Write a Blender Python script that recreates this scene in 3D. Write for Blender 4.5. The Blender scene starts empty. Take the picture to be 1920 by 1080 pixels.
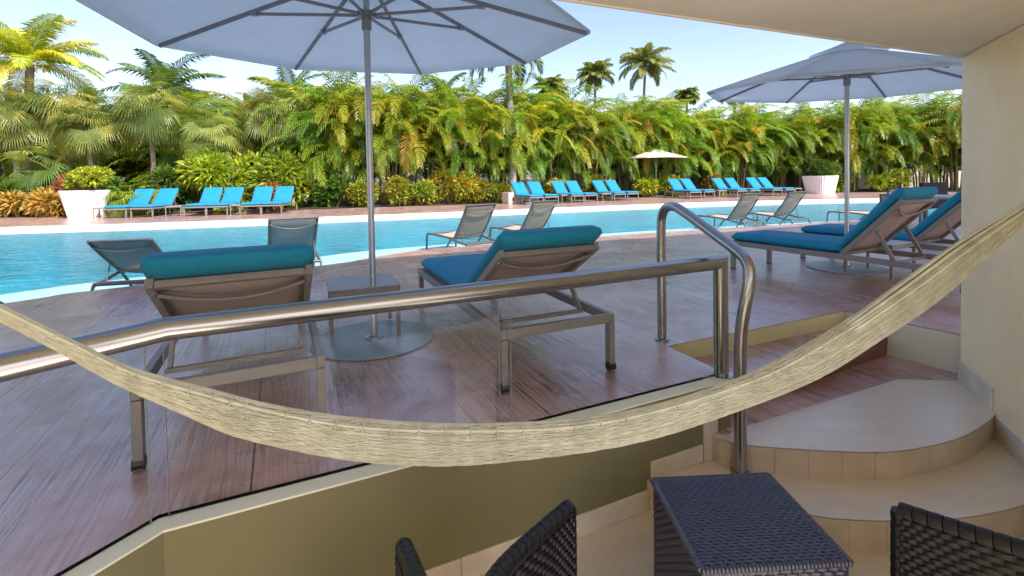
import bpy, bmesh, math, random
from mathutils import Vector, Matrix
from mathutils.geometry import tessellate_polygon

S = bpy.context.scene
COL = S.collection
PI = math.pi
R = math.radians

# ---------------------------------------------------------------- camera, world, sun, exposure
CAM_Z, F_PX, CY_PX, PITCH, ROLL = 1.05, 893.65, 357.0, 0.023853, -0.016658
cp_, sp_, cr_, sr_ = math.cos(PITCH), math.sin(PITCH), math.cos(ROLL), math.sin(ROLL)
FW = Vector((0, cp_, -sp_)); UP0 = Vector((0, sp_, cp_)); R0 = Vector((1, 0, 0))
RT = cr_ * R0 + sr_ * UP0
UPV = -sr_ * R0 + cr_ * UP0
cam = bpy.data.objects.new('camera', bpy.data.cameras.new('camera'))
COL.objects.link(cam)
cam.matrix_world = Matrix(((RT.x, UPV.x, -FW.x, 0), (RT.y, UPV.y, -FW.y, 0), (RT.z, UPV.z, -FW.z, CAM_Z), (0, 0, 0, 1)))
cam.data.sensor_width = 36
cam.data.lens = F_PX / 1920 * 36
cam.data.shift_y = -(540 - CY_PX) / 1920
cam.data.clip_start = 0.05
cam.data.clip_end = 2000
S.camera = cam

SUN_EL = R(45)
TO_SUN_H = Vector((0.72, -0.69, 0)).normalized()
world = bpy.data.worlds.new('World'); S.world = world; world.use_nodes = True
nt = world.node_tree
sky = nt.nodes.new('ShaderNodeTexSky'); sky.sky_type = 'NISHITA'; sky.sun_disc = False
sky.sun_elevation = SUN_EL
sky.sun_rotation = math.atan2(TO_SUN_H.x, TO_SUN_H.y)
sky.air_density = 1.0; sky.dust_density = 1.4; sky.ozone_density = 1.2
wb_ = nt.nodes.new('ShaderNodeMixRGB'); wb_.blend_type = 'MULTIPLY'; wb_.inputs[0].default_value = 1.0
wb_.inputs[2].default_value = (1.03, 0.925, 0.94, 1)        # warm white balance of the photograph
nt.links.new(sky.outputs[0], wb_.inputs[1]); nt.links.new(wb_.outputs[0], nt.nodes['Background'].inputs[0])
nt.nodes['Background'].inputs[1].default_value = 0.135
sd = bpy.data.lights.new('sun', 'SUN'); sd.energy = 3.0; sd.angle = R(0.55); sd.color = (1, 0.94, 0.84)
sun = bpy.data.objects.new('sun', sd); COL.objects.link(sun)
to_sun = Vector((TO_SUN_H.x * math.cos(SUN_EL), TO_SUN_H.y * math.cos(SUN_EL), math.sin(SUN_EL)))
sun.rotation_euler = to_sun.to_track_quat('Z', 'Y').to_euler()
S.view_settings.view_transform = 'Standard'
S.view_settings.look = 'None'
S.view_settings.exposure = 1.3
S.view_settings.gamma = 1.0
S.render.engine = 'CYCLES'
S.cycles.max_bounces = 10
S.cycles.diffuse_bounces = 5
S.cycles.glossy_bounces = 4
S.cycles.transparent_max_bounces = 24
S.cycles.caustics_reflective = False
S.cycles.caustics_refractive = False
S.cycles.sample_clamp_indirect = 6

# ---------------------------------------------------------------- helpers
class MB:
    """collects vertices and faces, links them as ONE mesh object"""
    def __init__(s):
        s.v = []; s.f = []; s.c = []; s.col = (1, 1, 1); s.uv = None
    def add(s, vs, fs):
        o = len(s.v)
        s.v += [tuple(p) for p in vs]
        s.c += [s.col] * len(vs)
        s.f += [tuple(o + i for i in f) for f in fs]
    def box(s, a, b):
        x0, y0, z0 = a; x1, y1, z1 = b
        s.add([(x0, y0, z0), (x1, y0, z0), (x1, y1, z0), (x0, y1, z0), (x0, y0, z1), (x1, y0, z1), (x1, y1, z1), (x0, y1, z1)],
              [(3, 2, 1, 0), (4, 5, 6, 7), (0, 1, 5, 4), (1, 2, 6, 5), (2, 3, 7, 6), (3, 0, 4, 7)])
    def bar(s, a, b, w, h, up=(0, 0, 1)):
        """rectangular bar from a to b, w across, h along 'up'"""
        a = Vector(a); b = Vector(b); d = (b - a).normalized(); u = Vector(up)
        x = d.cross(u).normalized(); u = x.cross(d).normalized()
        x *= w / 2; u *= h / 2
        vs = [a - x - u, a + x - u, a + x + u, a - x + u, b - x - u, b + x - u, b + x + u, b - x + u]
        s.add(vs, [(0, 1, 2, 3), (7, 6, 5, 4), (1, 0, 4, 5), (2, 1, 5, 6), (3, 2, 6, 7), (0, 3, 7, 4)])
    def tube(s, pts, r, n=10, cap=True, rs=None, sx=1.0):
        """round tube, mitred at the corners of its path"""
        P = [Vector(p) for p in pts]; m = len(P)
        segs = [(P[i + 1] - P[i]).normalized() for i in range(m - 1)]
        ref = Vector((0, 0, 1)) if abs(segs[0].z) < 0.9 else Vector((1, 0, 0))
        x = segs[0].cross(ref).normalized(); vs = []
        for i in range(m):
            d = segs[min(i, m - 2)] if i == 0 else segs[i - 1]
            x = (x - d * x.dot(d)).normalized(); y = d.cross(x)
            if 0 < i < m - 1:
                bis = (segs[i - 1] + segs[i])
                nrm = bis.normalized() if bis.length > 1e-6 else d
            else:
                nrm = d
            rr = r if rs is None else rs[i]
            for k in range(n):
                a = 2 * PI * k / n
                o = x * math.cos(a) * rr * sx + y * math.sin(a) * rr
                den = d.dot(nrm)
                if abs(den) > 0.2:
                    o = o - d * (o.dot(nrm) / den)
                vs.append(P[i] + o)
            if i < m - 1:
                q = d.rotation_difference(segs[i]); x = q @ x
        fs = []
        for i in range(m - 1):
            for k in range(n):
                k2 = (k + 1) % n
                fs.append((i * n + k, i * n + k2, (i + 1) * n + k2, (i + 1) * n + k))
        if cap:
            fs.append(tuple(range(n - 1, -1, -1))); fs.append(tuple((m - 1) * n + k for k in range(n)))
        s.add(vs, fs)
    def lathe(s, prof, n=32, c=(0, 0, 0), cap=True):
        vs = []; fs = []
        for r, z in prof:
            for k in range(n):
                a = 2 * PI * k / n
                vs.append((c[0] + r * math.cos(a), c[1] + r * math.sin(a), c[2] + z))
        for i in range(len(prof) - 1):
            for k in range(n):
                k2 = (k + 1) % n
                fs.append((i * n + k, i * n + k2, (i + 1) * n + k2, (i + 1) * n + k))
        if cap:
            fs.append(tuple(range(n - 1, -1, -1))); fs.append(tuple((len(prof) - 1) * n + k for k in range(n)))
        s.add(vs, fs)
    def prism(s, poly, z0, z1):
        n = len(poly)
        vs = [(p[0], p[1], z0) for p in poly] + [(p[0], p[1], z1) for p in poly]
        fs = [tuple(range(n - 1, -1, -1)), tuple(range(n, 2 * n))]
        for i in range(n):
            j = (i + 1) % n; fs.append((i, j, n + j, n + i))
        s.add(vs, fs)
    def build(s, name, mat, parent=None, smooth=None, bevel=0, bseg=2, colors=False, fix=True):
        me = bpy.data.meshes.new(name)
        me.from_pydata(s.v, [], s.f)
        if colors:
            at = me.attributes.new('tint', 'FLOAT_COLOR', 'POINT')
            buf = []
            for c in s.c: buf += [c[0], c[1], c[2], 1.0]
            at.data.foreach_set('color', buf)
        if fix:
            bm = bmesh.new(); bm.from_mesh(me); bmesh.ops.recalc_face_normals(bm, faces=bm.faces); bm.to_mesh(me); bm.free()
        me.materials.append(mat)
        if smooth is not None:
            me.polygons.foreach_set('use_smooth', [True] * len(me.polygons))
            if smooth < 179: me.set_sharp_from_angle(angle=R(smooth))
        o = bpy.data.objects.new(name, me); COL.objects.link(o)
        if parent: o.parent = parent
        if bevel:
            m = o.modifiers.new('bevel', 'BEVEL'); m.width = bevel; m.segments = bseg; m.limit_method = 'ANGLE'; m.angle_limit = R(40)
            m.harden_normals = False
        return o

def tag(o, label=None, cat=None, group=None, kind=None):
    if label: o['label'] = label
    if cat: o['category'] = cat
    if group: o['group'] = group
    if kind: o['kind'] = kind
    return o
def empty(name, label, cat, loc=(0, 0, 0), rz=0, group=None):
    o = bpy.data.objects.new(name, None); COL.objects.link(o)
    o.location = loc; o.rotation_euler = (0, 0, rz); o.empty_display_size = 0.1
    return tag(o, label, cat, group)
def dup(root, label, loc=None, rz=None, group=None, scale=None):
    r = root.copy(); COL.objects.link(r)
    for ch in list(root.children):
        c = ch.copy(); COL.objects.link(c); c.parent = r
        for g in list(ch.children):
            d = g.copy(); COL.objects.link(d); d.parent = c
    if loc is not None: r.location = loc
    if rz is not None: r.rotation_euler = (r.rotation_euler[0], r.rotation_euler[1], rz)
    if scale is not None: r.scale = scale
    r['label'] = label
    if group: r['group'] = group
    return r
def face_dir(dx, dy):
    return math.atan2(-dx, dy)
def catmull(pts, n):
    P = [Vector(p) for p in pts]; P = [P[0] * 2 - P[1]] + P + [P[-1] * 2 - P[-2]]; out = []
    for i in range(1, len(P) - 2):
        for k in range(n):
            t = k / n; a, b, c, d = P[i - 1], P[i], P[i + 1], P[i + 2]
            out.append(0.5 * ((2 * b) + (c - a) * t + (2 * a - 5 * b + 4 * c - d) * t * t + (3 * b - a - 3 * c + d) * t ** 3))
    out.append(P[-2]); return out
def sheet(loops, z):
    """flat polygon with holes"""
    L = [[Vector((p[0], p[1], 0)) for p in lp] for lp in loops]
    flat = [p for lp in L for p in lp]
    mb = MB(); tris = tessellate_polygon(L)
    fs = []
    for t in tris:
        a, b, c = (flat[i] for i in t)
        fs.append(tuple(t) if (b - a).cross(c - a).z > 0 else tuple(reversed(t)))
    mb.add([(p.x, p.y, z) for p in flat], fs); return mb

# ---------------------------------------------------------------- materials
def mat(name, col=(0.5, 0.5, 0.5), rough=0.5, metal=0.0, spec=0.5):
    m = bpy.data.materials.new(name); m.use_nodes = True
    b = m.node_tree.nodes['Principled BSDF']
    b.inputs['Base Color'].default_value = (*col, 1); b.inputs['Roughness'].default_value = rough
    b.inputs['Metallic'].default_value = metal; b.inputs['Specular IOR Level'].default_value = spec
    return m
class N:
    """thin wrapper for wiring nodes"""
    def __init__(s, m): s.m = m; s.t = m.node_tree; s.b = s.t.nodes.get('Principled BSDF'); s.out = s.t.nodes['Material Output']
    def n(s, typ, **kw):
        x = s.t.nodes.new('ShaderNode' + typ)
        for k, v in kw.items(): setattr(x, k, v)
        return x
    def l(s, a, b): s.t.links.new(a, b)
    def coord(s, scale=(1, 1, 1), rot=(0, 0, 0), obj=True):
        tc = s.n('TexCoord'); mp = s.n('Mapping'); mp.inputs['Scale'].default_value = scale; mp.inputs['Rotation'].default_value = rot
        s.l(tc.outputs['Object' if obj else 'UV'], mp.inputs[0]); return mp.outputs[0]
    def noise(s, vec, scale=5, detail=4, rough=0.55, dist=0):
        x = s.n('TexNoise'); x.inputs['Scale'].default_value = scale; x.inputs['Detail'].default_value = detail
        x.inputs['Roughness'].default_value = rough; x.inputs['Distortion'].default_value = dist
        if vec is not None: s.l(vec, x.inputs['Vector'])
        return x.outputs['Fac']
    def ramp(s, fac, stops):
        x = s.n('ValToRGB'); e = x.color_ramp.elements
        while len(e) < len(stops): e.new(0.5)
        for i, (p, c) in enumerate(stops):
            e[i].position = p; e[i].color = (*c, 1) if len(c) == 3 else c
        s.l(fac, x.inputs[0]); return x.outputs[0]
    def mix(s, fac, a, b, mode='MIX'):
        x = s.n('MixRGB', blend_type=mode)
        for sock, val in ((x.inputs[0], fac), (x.inputs[1], a), (x.inputs[2], b)):
            if isinstance(val, (int, float)): sock.default_value = val
            elif isinstance(val, tuple): sock.default_value = (*val, 1)
            else: s.l(val, sock)
        return x.outputs[0]
    def math(s, op, a, b=None, c=None, clamp=False):
        x = s.n('Math', operation=op); x.use_clamp = clamp
        for sock, val in zip(x.inputs, (a, b, c)):
            if val is None: continue
            if isinstance(val, (int, float)): sock.default_value = val
            else: s.l(val, sock)
        return x.outputs[0]
    def bump(s, h, strength=0.3, dist=0.01, normal=None):
        x = s.n('Bump'); x.inputs['Strength'].default_value = strength; x.inputs['Distance'].default_value = dist
        s.l(h, x.inputs['Height'])
        if normal is not None: s.l(normal, x.inputs['Normal'])
        s.l(x.outputs[0], s.b.inputs['Normal']); return x.outputs[0]
    def base(s, c): s.l(c, s.b.inputs['Base Color'])
    def rough(s, c): s.l(c, s.b.inputs['Roughness'])

def noisy(name, col, var=0.15, scale=8, rough=0.5, bump=0.0, bscale=60, bdist=0.003, metal=0, spec=0.5, stretch=(1, 1, 1)):
    m = mat(name, col, rough, metal, spec); k = N(m); v = k.coord(stretch)
    f = k.noise(v, scale, 5, 0.6)
    lo = tuple(c * (1 - var) for c in col); hi = tuple(min(1, c * (1 + var)) for c in col)
    k.base(k.ramp(f, [(0.3, lo), (0.7, hi)]))
    if bump: k.bump(k.noise(v, bscale, 4, 0.6), bump, bdist)
    return m

GRAIN = math.atan2(0.436, 0.9)     # plank joints run across this direction
def deck_material():
    m = mat('stamped_deck', rough=0.35, spec=0.5); k = N(m); k.b.inputs['Coat Weight'].default_value = 0.7; k.b.inputs['Coat Roughness'].default_value = 0.3; k.b.inputs['Coat IOR'].default_value = 1.6
    v = k.coord((1, 1, 1), (0, 0, -GRAIN))
    # warp
    wn = k.n('TexNoise'); wn.inputs['Scale'].default_value = 1.6; wn.inputs['Detail'].default_value = 3; k.l(v, wn.inputs['Vector'])
    wv = k.n('VectorMath', operation='MULTIPLY_ADD'); k.l(wn.outputs['Color'], wv.inputs[0]); wv.inputs[1].default_value = (0.06, 0.05, 0); k.l(v, wv.inputs[2])
    gs = k.n('Mapping'); gs.inputs['Scale'].default_value = (95, 1.5, 1); k.l(wv.outputs[0], gs.inputs[0])
    grain = k.noise(gs.outputs[0], 1.0, 5, 0.65)
    gs2 = k.n('Mapping'); gs2.inputs['Scale'].default_value = (30, 0.8, 1); k.l(wv.outputs[0], gs2.inputs[0])
    cracks = k.ramp(k.noise(gs2.outputs[0], 1.0, 3, 0.5, 0.4), [(0.44, (1, 1, 1)), (0.485, (0, 0, 0)), (0.53, (1, 1, 1))])
    patch = k.ramp(k.noise(v, 1.1, 3, 0.5), [(0.42, (0, 0, 0)), (0.6, (1, 1, 1))])
    cr = k.math('MULTIPLY', k.math('SUBTRACT', 1.0, cracks), patch)
    sx = k.n('SeparateXYZ'); k.l(v, sx.inputs[0])
    # joints, every 1.17 m across and every 2.6 m along
    jx = k.math('ABSOLUTE', k.math('SUBTRACT', k.math('FRACT', k.math('DIVIDE', k.math('SUBTRACT', sx.outputs[0], 1.05), 1.17)), 0.5))
    jx = k.math('GREATER_THAN', jx, 0.5 - 0.0035)
    jy = k.math('ABSOLUTE', k.math('SUBTRACT', k.math('FRACT', k.math('DIVIDE', sx.outputs[1], 4.7)), 0.5))
    jy = k.math('GREATER_THAN', jy, 0.5 - 0.0007)
    joint = k.math('MAXIMUM', jx, jy)
    blot = k.noise(v, 1.7, 6, 0.62, 0.3)
    c1 = k.ramp(blot, [(0.26, (0.31, 0.135, 0.098)), (0.42, (0.45, 0.235, 0.18)), (0.56, (0.57, 0.355, 0.30)), (0.74, (0.69, 0.50, 0.46))])
    c2 = k.mix(k.ramp(k.noise(v, 4.5, 5, 0.6), [(0.45, (0, 0, 0)), (0.75, (0.65, 0.65, 0.65))]), c1, (0.66, 0.53, 0.58))
    c3 = k.mix(k.math('MULTIPLY', k.ramp(grain, [(0.36, (1, 1, 1)), (0.56, (0, 0, 0))]), 0.42), c2, (0.13, 0.07, 0.065))
    c4 = k.mix(k.math('MULTIPLY', cr, 0.85), c3, (0.05, 0.03, 0.028))
    k.base(k.mix(k.math('MULTIPLY', joint, 0.85), c4, (0.02, 0.014, 0.012)))
    k.rough(k.ramp(k.noise(v, 6, 5, 0.6), [(0.3, (0.22, 0.22, 0.22)), (0.7, (0.42, 0.42, 0.42))]))
    h = k.math('SUBTRACT', k.math('SUBTRACT', k.math('MULTIPLY', grain, 0.5), k.math('MULTIPLY', cr, 0.7)), k.math('MULTIPLY', joint, 1.0))
    k.bump(h, 0.5, 0.005)
    return m
M = {}
M['deck'] = deck_material()
M['deck_step'] = noisy('red_step', (0.19, 0.085, 0.06), 0.35, 3, 0.33, 0.3, 40, 0.004)
def tile_material(name, c, rot=0.0, size=0.42):
    m = mat(name, rough=0.3); k = N(m); v = k.coord((1, 1, 1), (0, 0, rot)); k.b.inputs['Coat Weight'].default_value = 0.8; k.b.inputs['Coat Roughness'].default_value = 0.3; k.b.inputs['Coat IOR'].default_value = 1.55
    sx = k.n('SeparateXYZ'); k.l(v, sx.inputs[0])
    def line(o, off):
        f = k.math('ABSOLUTE', k.math('SUBTRACT', k.math('FRACT', k.math('DIVIDE', k.math('ADD', o, off), size)), 0.5))
        return k.math('GREATER_THAN', f, 0.5 - 0.004 / size * 0.6)
    g = k.math('MAXIMUM', line(sx.outputs[0], 0.13), line(sx.outputs[1], 0.2))
    lo = tuple(x * 0.9 for x in c); hi = tuple(min(1, x * 1.06) for x in c)
    cc = k.ramp(k.noise(k.coord((1, 3.2, 1), (0, 0, rot)), 4.0, 6, 0.6, 0.2), [(0.25, lo), (0.75, hi)])
    k.base(k.mix(k.math('MULTIPLY', g, 0.35), cc, tuple(x * 0.6 for x in c)))
    k.rough(k.ramp(k.noise(v, 5, 4), [(0.2, (0.28,) * 3), (0.8, (0.38,) * 3)]))
    k.bump(k.math('SUBTRACT', k.math('MULTIPLY', k.noise(v, 30, 4), 0.3), g), 0.15, 0.0015)
    return m
M['tile'] = tile_material('beige_tile', (0.66, 0.565, 0.44), -0.42)
M['riser_tile'] = noisy('riser_tile', (0.56, 0.465, 0.345), 0.12, 6, 0.4, 0.1, 40)
M['grout'] = mat('grout', (0.50, 0.42, 0.31), 0.8)
M['skirt'] = noisy('skirting_tile', (0.66, 0.59, 0.48), 0.14, 5, 0.4, 0.1, 40)
def plaster(name, col, comb=False):
    m = mat(name, col, 0.85, 0, 0.25); k = N(m)
    v = k.coord((1, 1, 1)); vs = k.coord((1, 1, 0.12)) if comb else v
    f = k.noise(v, 2.0, 5, 0.6)
    k.base(k.mix(0.35, k.ramp(f, [(0.3, tuple(c * 0.88 for c in col)), (0.7, tuple(min(1, c * 1.06) for c in col))]), k.ramp(k.noise(v, 0.9, 6, 0.7), [(0.35, tuple(c * 0.82 for c in col)), (0.6, col)])))
    k.bump(k.noise(vs, 48 if comb else 55, 5, 0.65), 0.7 if comb else 0.3, 0.012 if comb else 0.003)
    return m
M['wall_cream'] = plaster('cream_comb_plaster', (0.95, 0.81, 0.52), True)
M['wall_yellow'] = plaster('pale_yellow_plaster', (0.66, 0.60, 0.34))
M['wall_yellow_shaded'] = plaster('shaded_yellow_plaster', (0.215, 0.20, 0.105))  # darker copy of the yellow plaster, the wall's shade put into its colour
M['wall_pale'] = plaster('pale_riser_plaster', (0.66, 0.66, 0.54))
M['ceiling'] = plaster('ceiling_paint', (0.80, 0.79, 0.71))
M['coping_skylit'] = plaster('skylit_coping_plaster', (0.80, 0.80, 0.64))  # sky light on the wall top put into a paler colour
M['white_wall'] = plaster('white_wall_paint', (0.84, 0.82, 0.78))

def steel(name, col, rough):
    return mat(name, col, rough, 1.0)
M['steel'] = steel('brushed_steel', (0.37, 0.365, 0.35), 0.25)
M['steel_dark'] = steel('worn_steel', (0.55, 0.54, 0.52), 0.3)
M['alu'] = noisy('umbrella_aluminium', (0.42, 0.44, 0.47), 0.1, 20, 0.35, 0, metal=0.75)
M['rib'] = noisy('rib_aluminium', (0.23, 0.235, 0.25), 0.1, 20, 0.4, 0, metal=0.5)
M['frame'] = noisy('taupe_frame_paint', (0.215, 0.20, 0.19), 0.1, 15, 0.42, 0.05, 120)
M['frame_dark'] = noisy('slate_frame_paint', (0.09, 0.095, 0.105), 0.12, 15, 0.4, 0.05, 120)
M['black'] = mat('black_plastic', (0.015, 0.015, 0.015), 0.45)
M['bolt'] = mat('bolt', (0.5, 0.48, 0.45), 0.3, 0.9)
def fabric(name, col, scale=260, var=0.12, rough=0.85, trans=0.0, bump=0.25):
    m = mat(name, col, rough, 0, 0.2); k = N(m); v = k.coord()
    f = k.noise(v, 6, 4); g = k.noise(v, scale, 2)
    c = k.mix(0.35, k.ramp(f, [(0.3, tuple(x * (1 - var) for x in col)), (0.7, tuple(x * (1 + var) for x in col))]),
              k.ramp(g, [(0.35, tuple(x * 0.7 for x in col)), (0.65, tuple(min(1, x * 1.3) for x in col))]))
    k.base(c); k.b.inputs['Sheen Weight'].default_value = 0.05
    k.bump(k.math('ADD', k.math('MULTIPLY', g, 0.35), k.math('MULTIPLY', k.noise(v, 7, 3, 0.5, 0.6), 2.2)), bump, 0.006)
    if trans:
        t = k.n('BsdfTranslucent'); k.l(c, t.inputs[0]); x = k.n('MixShader'); x.inputs[0].default_value = trans
        k.l(k.b.outputs[0], x.inputs[1]); k.l(t.outputs[0], x.inputs[2]); k.l(x.outputs[0], k.out.inputs[0])
    return m
M['teal'] = fabric('teal_canvas', (0.014, 0.215, 0.36), 300, 0.1)
M['sling'] = fabric('taupe_sling', (0.33, 0.285, 0.26), 400, 0.1, 0.7)
def mesh_sling(name, col, open_=0.3):
    m = fabric(name, col, 400, 0.1, 0.65); k = N(m)
    t = k.n('BsdfTransparent'); x = k.n('MixShader'); x.inputs[0].default_value = open_
    k.l(k.b.outputs[0], x.inputs[1]); k.l(t.outputs[0], x.inputs[2]); k.l(x.outputs[0], k.out.inputs[0]); return m
M['mesh_dark'] = mesh_sling('slate_mesh', (0.16, 0.18, 0.20), 0.32)
M['mesh_taupe'] = mesh_sling('taupe_mesh', (0.27, 0.225, 0.18), 0.22)
M['mesh_sand'] = mesh_sling('sand_mesh', (0.50, 0.40, 0.29), 0.06)
M['canopy'] = fabric('blue_grey_canvas', (0.84, 0.91, 0.91), 220, 0.03, 0.9, 0.75, 0.1)
M['canopy_white'] = fabric('white_canvas', (0.78, 0.72, 0.62), 220, 0.04, 0.9, 0.25, 0.1)
M['table_top'] = noisy('side_table_top', (0.30, 0.29, 0.30), 0.08, 12, 0.4, 0.05, 90)
M['base_plate'] = noisy('umbrella_base_plate', (0.34, 0.38, 0.40), 0.14, 7, 0.38, 0.1, 60, metal=0.25)
M['wicker'] = mat('dark_wicker', (0.022, 0.022, 0.028), 0.34, 0, 1.0)
k = N(M['wicker']); k.base(k.ramp(k.noise(k.coord(), 45, 3), [(0.3, (0.017, 0.019, 0.038)), (0.7, (0.036, 0.041, 0.080))]))
M['wicker_black'] = noisy('black_wicker', (0.006, 0.006, 0.009), 0.4, 45, 0.42, spec=0.4)
M['dark_sling'] = fabric('charcoal_sling', (0.03, 0.03, 0.033), 400)
M['planter'] = noisy('white_planter', (0.80, 0.78, 0.76), 0.05, 4, 0.6, 0.1, 60)
M['coping'] = noisy('pool_plaster', (0.80, 0.79, 0.75), 0.06, 3, 0.7, 0.1, 60)
M['pool_shelf'] = noisy('pool_shelf', (0.52, 0.66, 0.68), 0.07, 2, 0.6)
M['pool_deep'] = noisy('pool_deep', (0.020, 0.26, 0.36), 0.3, 0.35, 0.6)
M['soil'] = noisy('garden_soil', (0.07, 0.055, 0.035), 0.4, 3, 0.95, 0.5, 20, 0.02)
M['box'] = noisy('concrete_box', (0.55, 0.50, 0.42), 0.12, 4, 0.7, 0.15, 40)
def rope_material():
    m = mat('cotton_rope', (0.63, 0.59, 0.40), 0.85, 0, 0.2); k = N(m); v = k.coord()
    f = k.noise(v, 14, 5, 0.65)
    k.base(k.ramp(f, [(0.3, (0.44, 0.45, 0.34)), (0.55, (0.56, 0.57, 0.455)), (0.75, (0.67, 0.68, 0.58))]))
    k.bump(k.noise(v, 420, 3), 0.35, 0.002); return m
M['rope'] = rope_material()
def glass_material():
    m = bpy.data.materials.new('clear_glass'); m.use_nodes = True; k = N(m); k.t.nodes.remove(k.b)
    lw = k.n('LayerWeight'); lw.inputs[0].default_value = 0.5
    f5 = k.math('POWER', lw.outputs['Facing'], 5.0); fr = k.math('ADD', k.math('MULTIPLY', f5, 0.5), 0.010)
    t = k.n('BsdfTransparent'); t.inputs[0].default_value = (0.985, 0.995, 0.99, 1)
    g = k.n('BsdfGlossy'); g.inputs['Roughness'].default_value = 0.02
    x = k.n('MixShader'); k.l(fr, x.inputs[0]); k.l(t.outputs[0], x.inputs[1]); k.l(g.outputs[0], x.inputs[2]); k.l(x.outputs[0], k.out.inputs[0])
    return m
M['glass'] = glass_material()
M['glass_edge'] = mat('polished_glass_edge', (0.22, 0.29, 0.27), 0.25)
def water_material():
    m = bpy.data.materials.new('pool_water'); m.use_nodes = True; k = N(m); k.t.nodes.remove(k.b)
    v = k.coord((1, 1, 1)); v2 = k.coord((1.0, 2.6, 1), (0, 0, -0.4))
    h = k.math('ADD', k.noise(v2, 2.2, 3, 0.55, 0.4), k.math('MULTIPLY', k.noise(v, 9, 3, 0.5), 0.25))
    bp = k.n('Bump'); bp.inputs['Strength'].default_value = 0.36; bp.inputs['Distance'].default_value = 0.07; k.l(h, bp.inputs['Height'])
    fr = k.n('Fresnel'); fr.inputs[0].default_value = 1.33; k.l(bp.outputs[0], fr.inputs['Normal'])
    fac = k.math('MULTIPLY', fr.outputs[0], 0.36, None, True)
    t = k.n('BsdfTransparent'); t.inputs[0].default_value = (0.88, 0.98, 0.99, 1)
    g = k.n('BsdfGlossy'); g.inputs['Roughness'].default_value = 0.03; k.l(bp.outputs[0], g.inputs['Normal'])
    x = k.n('MixShader'); k.l(fac, x.inputs[0]); k.l(t.outputs[0], x.inputs[1]); k.l(g.outputs[0], x.inputs[2]); k.l(x.outputs[0], k.out.inputs[0])
    return m
M['water'] = water_material()
def leaf_material(name, trans=0.35, gloss=0.4):
    m = mat(name, rough=gloss, spec=0.4); k = N(m)
    a = k.n('Attribute', attribute_name='tint'); oi = k.n('ObjectInfo')
    hsv = k.n('HueSaturation'); k.l(k.mix(1.0, a.outputs['Color'], (1.75, 1.7, 1.2), 'MULTIPLY'), hsv.inputs['Color'])
    k.l(k.math('ADD', k.math('MULTIPLY', oi.outputs['Random'], 0.03), 0.485), hsv.inputs['Hue'])
    k.l(k.math('ADD', k.math('MULTIPLY', oi.outputs['Random'], 0.3), 0.85), hsv.inputs['Value'])
    c = hsv.outputs[0]; k.base(c)
    t = k.n('BsdfTranslucent'); k.l(k.mix(1.0, c, (1.5, 1.45, 0.6), 'MULTIPLY'), t.inputs[0])
    x = k.n('MixShader'); x.inputs[0].default_value = trans
    k.l(k.b.outputs[0], x.inputs[1]); k.l(t.outputs[0], x.inputs[2]); k.l(x.outputs[0], k.out.inputs[0]); return m
M['leaf'] = leaf_material('palm_leaf'); M['leaf_soft'] = leaf_material('shrub_leaf', 0.3, 0.5)
M['trunk'] = noisy('palm_trunk', (0.20, 0.165, 0.125), 0.3, 6, 0.9, 0.5, 18, 0.02, stretch=(1, 1, 4))
M['cane'] = noisy('palm_cane', (0.24, 0.20, 0.09), 0.35, 4, 0.7, 0.3, 20, 0.01, stretch=(1, 1, 4))
M['trunk_grey'] = noisy('smooth_grey_trunk', (0.34, 0.32, 0.30), 0.18, 4, 0.8, 0.4, 14, 0.02, stretch=(1, 1, 4))

# ---------------------------------------------------------------- the setting: terrace, wall, steps, deck, pool, ground
def line_at(p, d, s): return (p[0] + d[0] * s, p[1] + d[1] * s)
RAIL0 = Vector((-1.142, 1.494)); RD = Vector((1.033 + 1.142, 2.489 - 1.494)).normalized(); RN = Vector((RD.y, -RD.x))   # RN points to the terrace
LEFT_D = Vector((-0.42, -0.86)).normalized(); LN = Vector((-LEFT_D.y, LEFT_D.x))
CORNER = RAIL0
WALL_END = RAIL0 + RD * 2.45
far_left_corner = CORNER + LEFT_D * 2.2
N1, N2, N3 = Vector((0.945, 2.926)), Vector((2.532, 3.618)), Vector((2.864, 3.051))    # notch in the deck for the steps
WE = Vector((2.779, 2.948)); WD = Vector((-0.43, -0.90)).normalized()                   # right-hand terrace wall: its corner, and the way it runs
FZ, S1, S2, RZ = -0.52, -0.38, -0.25, -0.11
CEIL_Z = 1.755

near_edge = catmull([(-26, -3, 0), (-14, 0.2, 0), (-6.6, 2.1, 0), (-4.635, 4.276, 0), (-4.25, 4.76, 0), (-2.38, 6.014, 0), (-1.955, 6.545, 0), (-1.38, 7.2, 0), (-0.44, 7.65, 0), (1.566, 8.5, 0), (2.358, 8.807, 0), (4.225, 9.5, 0), (5.89, 10.05, 0), (9, 10.9, 0), (14, 11.9, 0), (19, 13.6, 0)], 5)
far_edge = catmull([(-26, 10.4, 0), (-13.185, 12.234, 0), (-9.515, 12.87, 0), (-5.077, 14.15, 0), (0.707, 16.2, 0), (6.485, 18.2, 0), (10.5, 18.9, 0), (14.554, 19.2, 0), (18.5, 18.2, 0), (20.5, 16.2, 0), (19, 13.6, 0)], 5)
pool_poly = [(p.x, p.y) for p in near_edge] + [(p.x, p.y) for p in reversed(far_edge[:-1])]
def offset_line(pts, d):
    out = []
    for i, p in enumerate(pts):
        a = pts[max(0, i - 1)]; b = pts[min(len(pts) - 1, i + 1)]
        t = (Vector((b[0], b[1])) - Vector((a[0], a[1]))).normalized(); out.append((p[0] - t.y * d, p[1] + t.x * d))
    return out
terrace_hole = [tuple(CORNER + LEFT_D * 7.5), tuple(CORNER), tuple(WALL_END + RD * 0.0), (1.08, 2.60), tuple(N1), tuple(N2), tuple(N3), (3.3, 2.4), (8, -1.5), (8, -9)]
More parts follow.
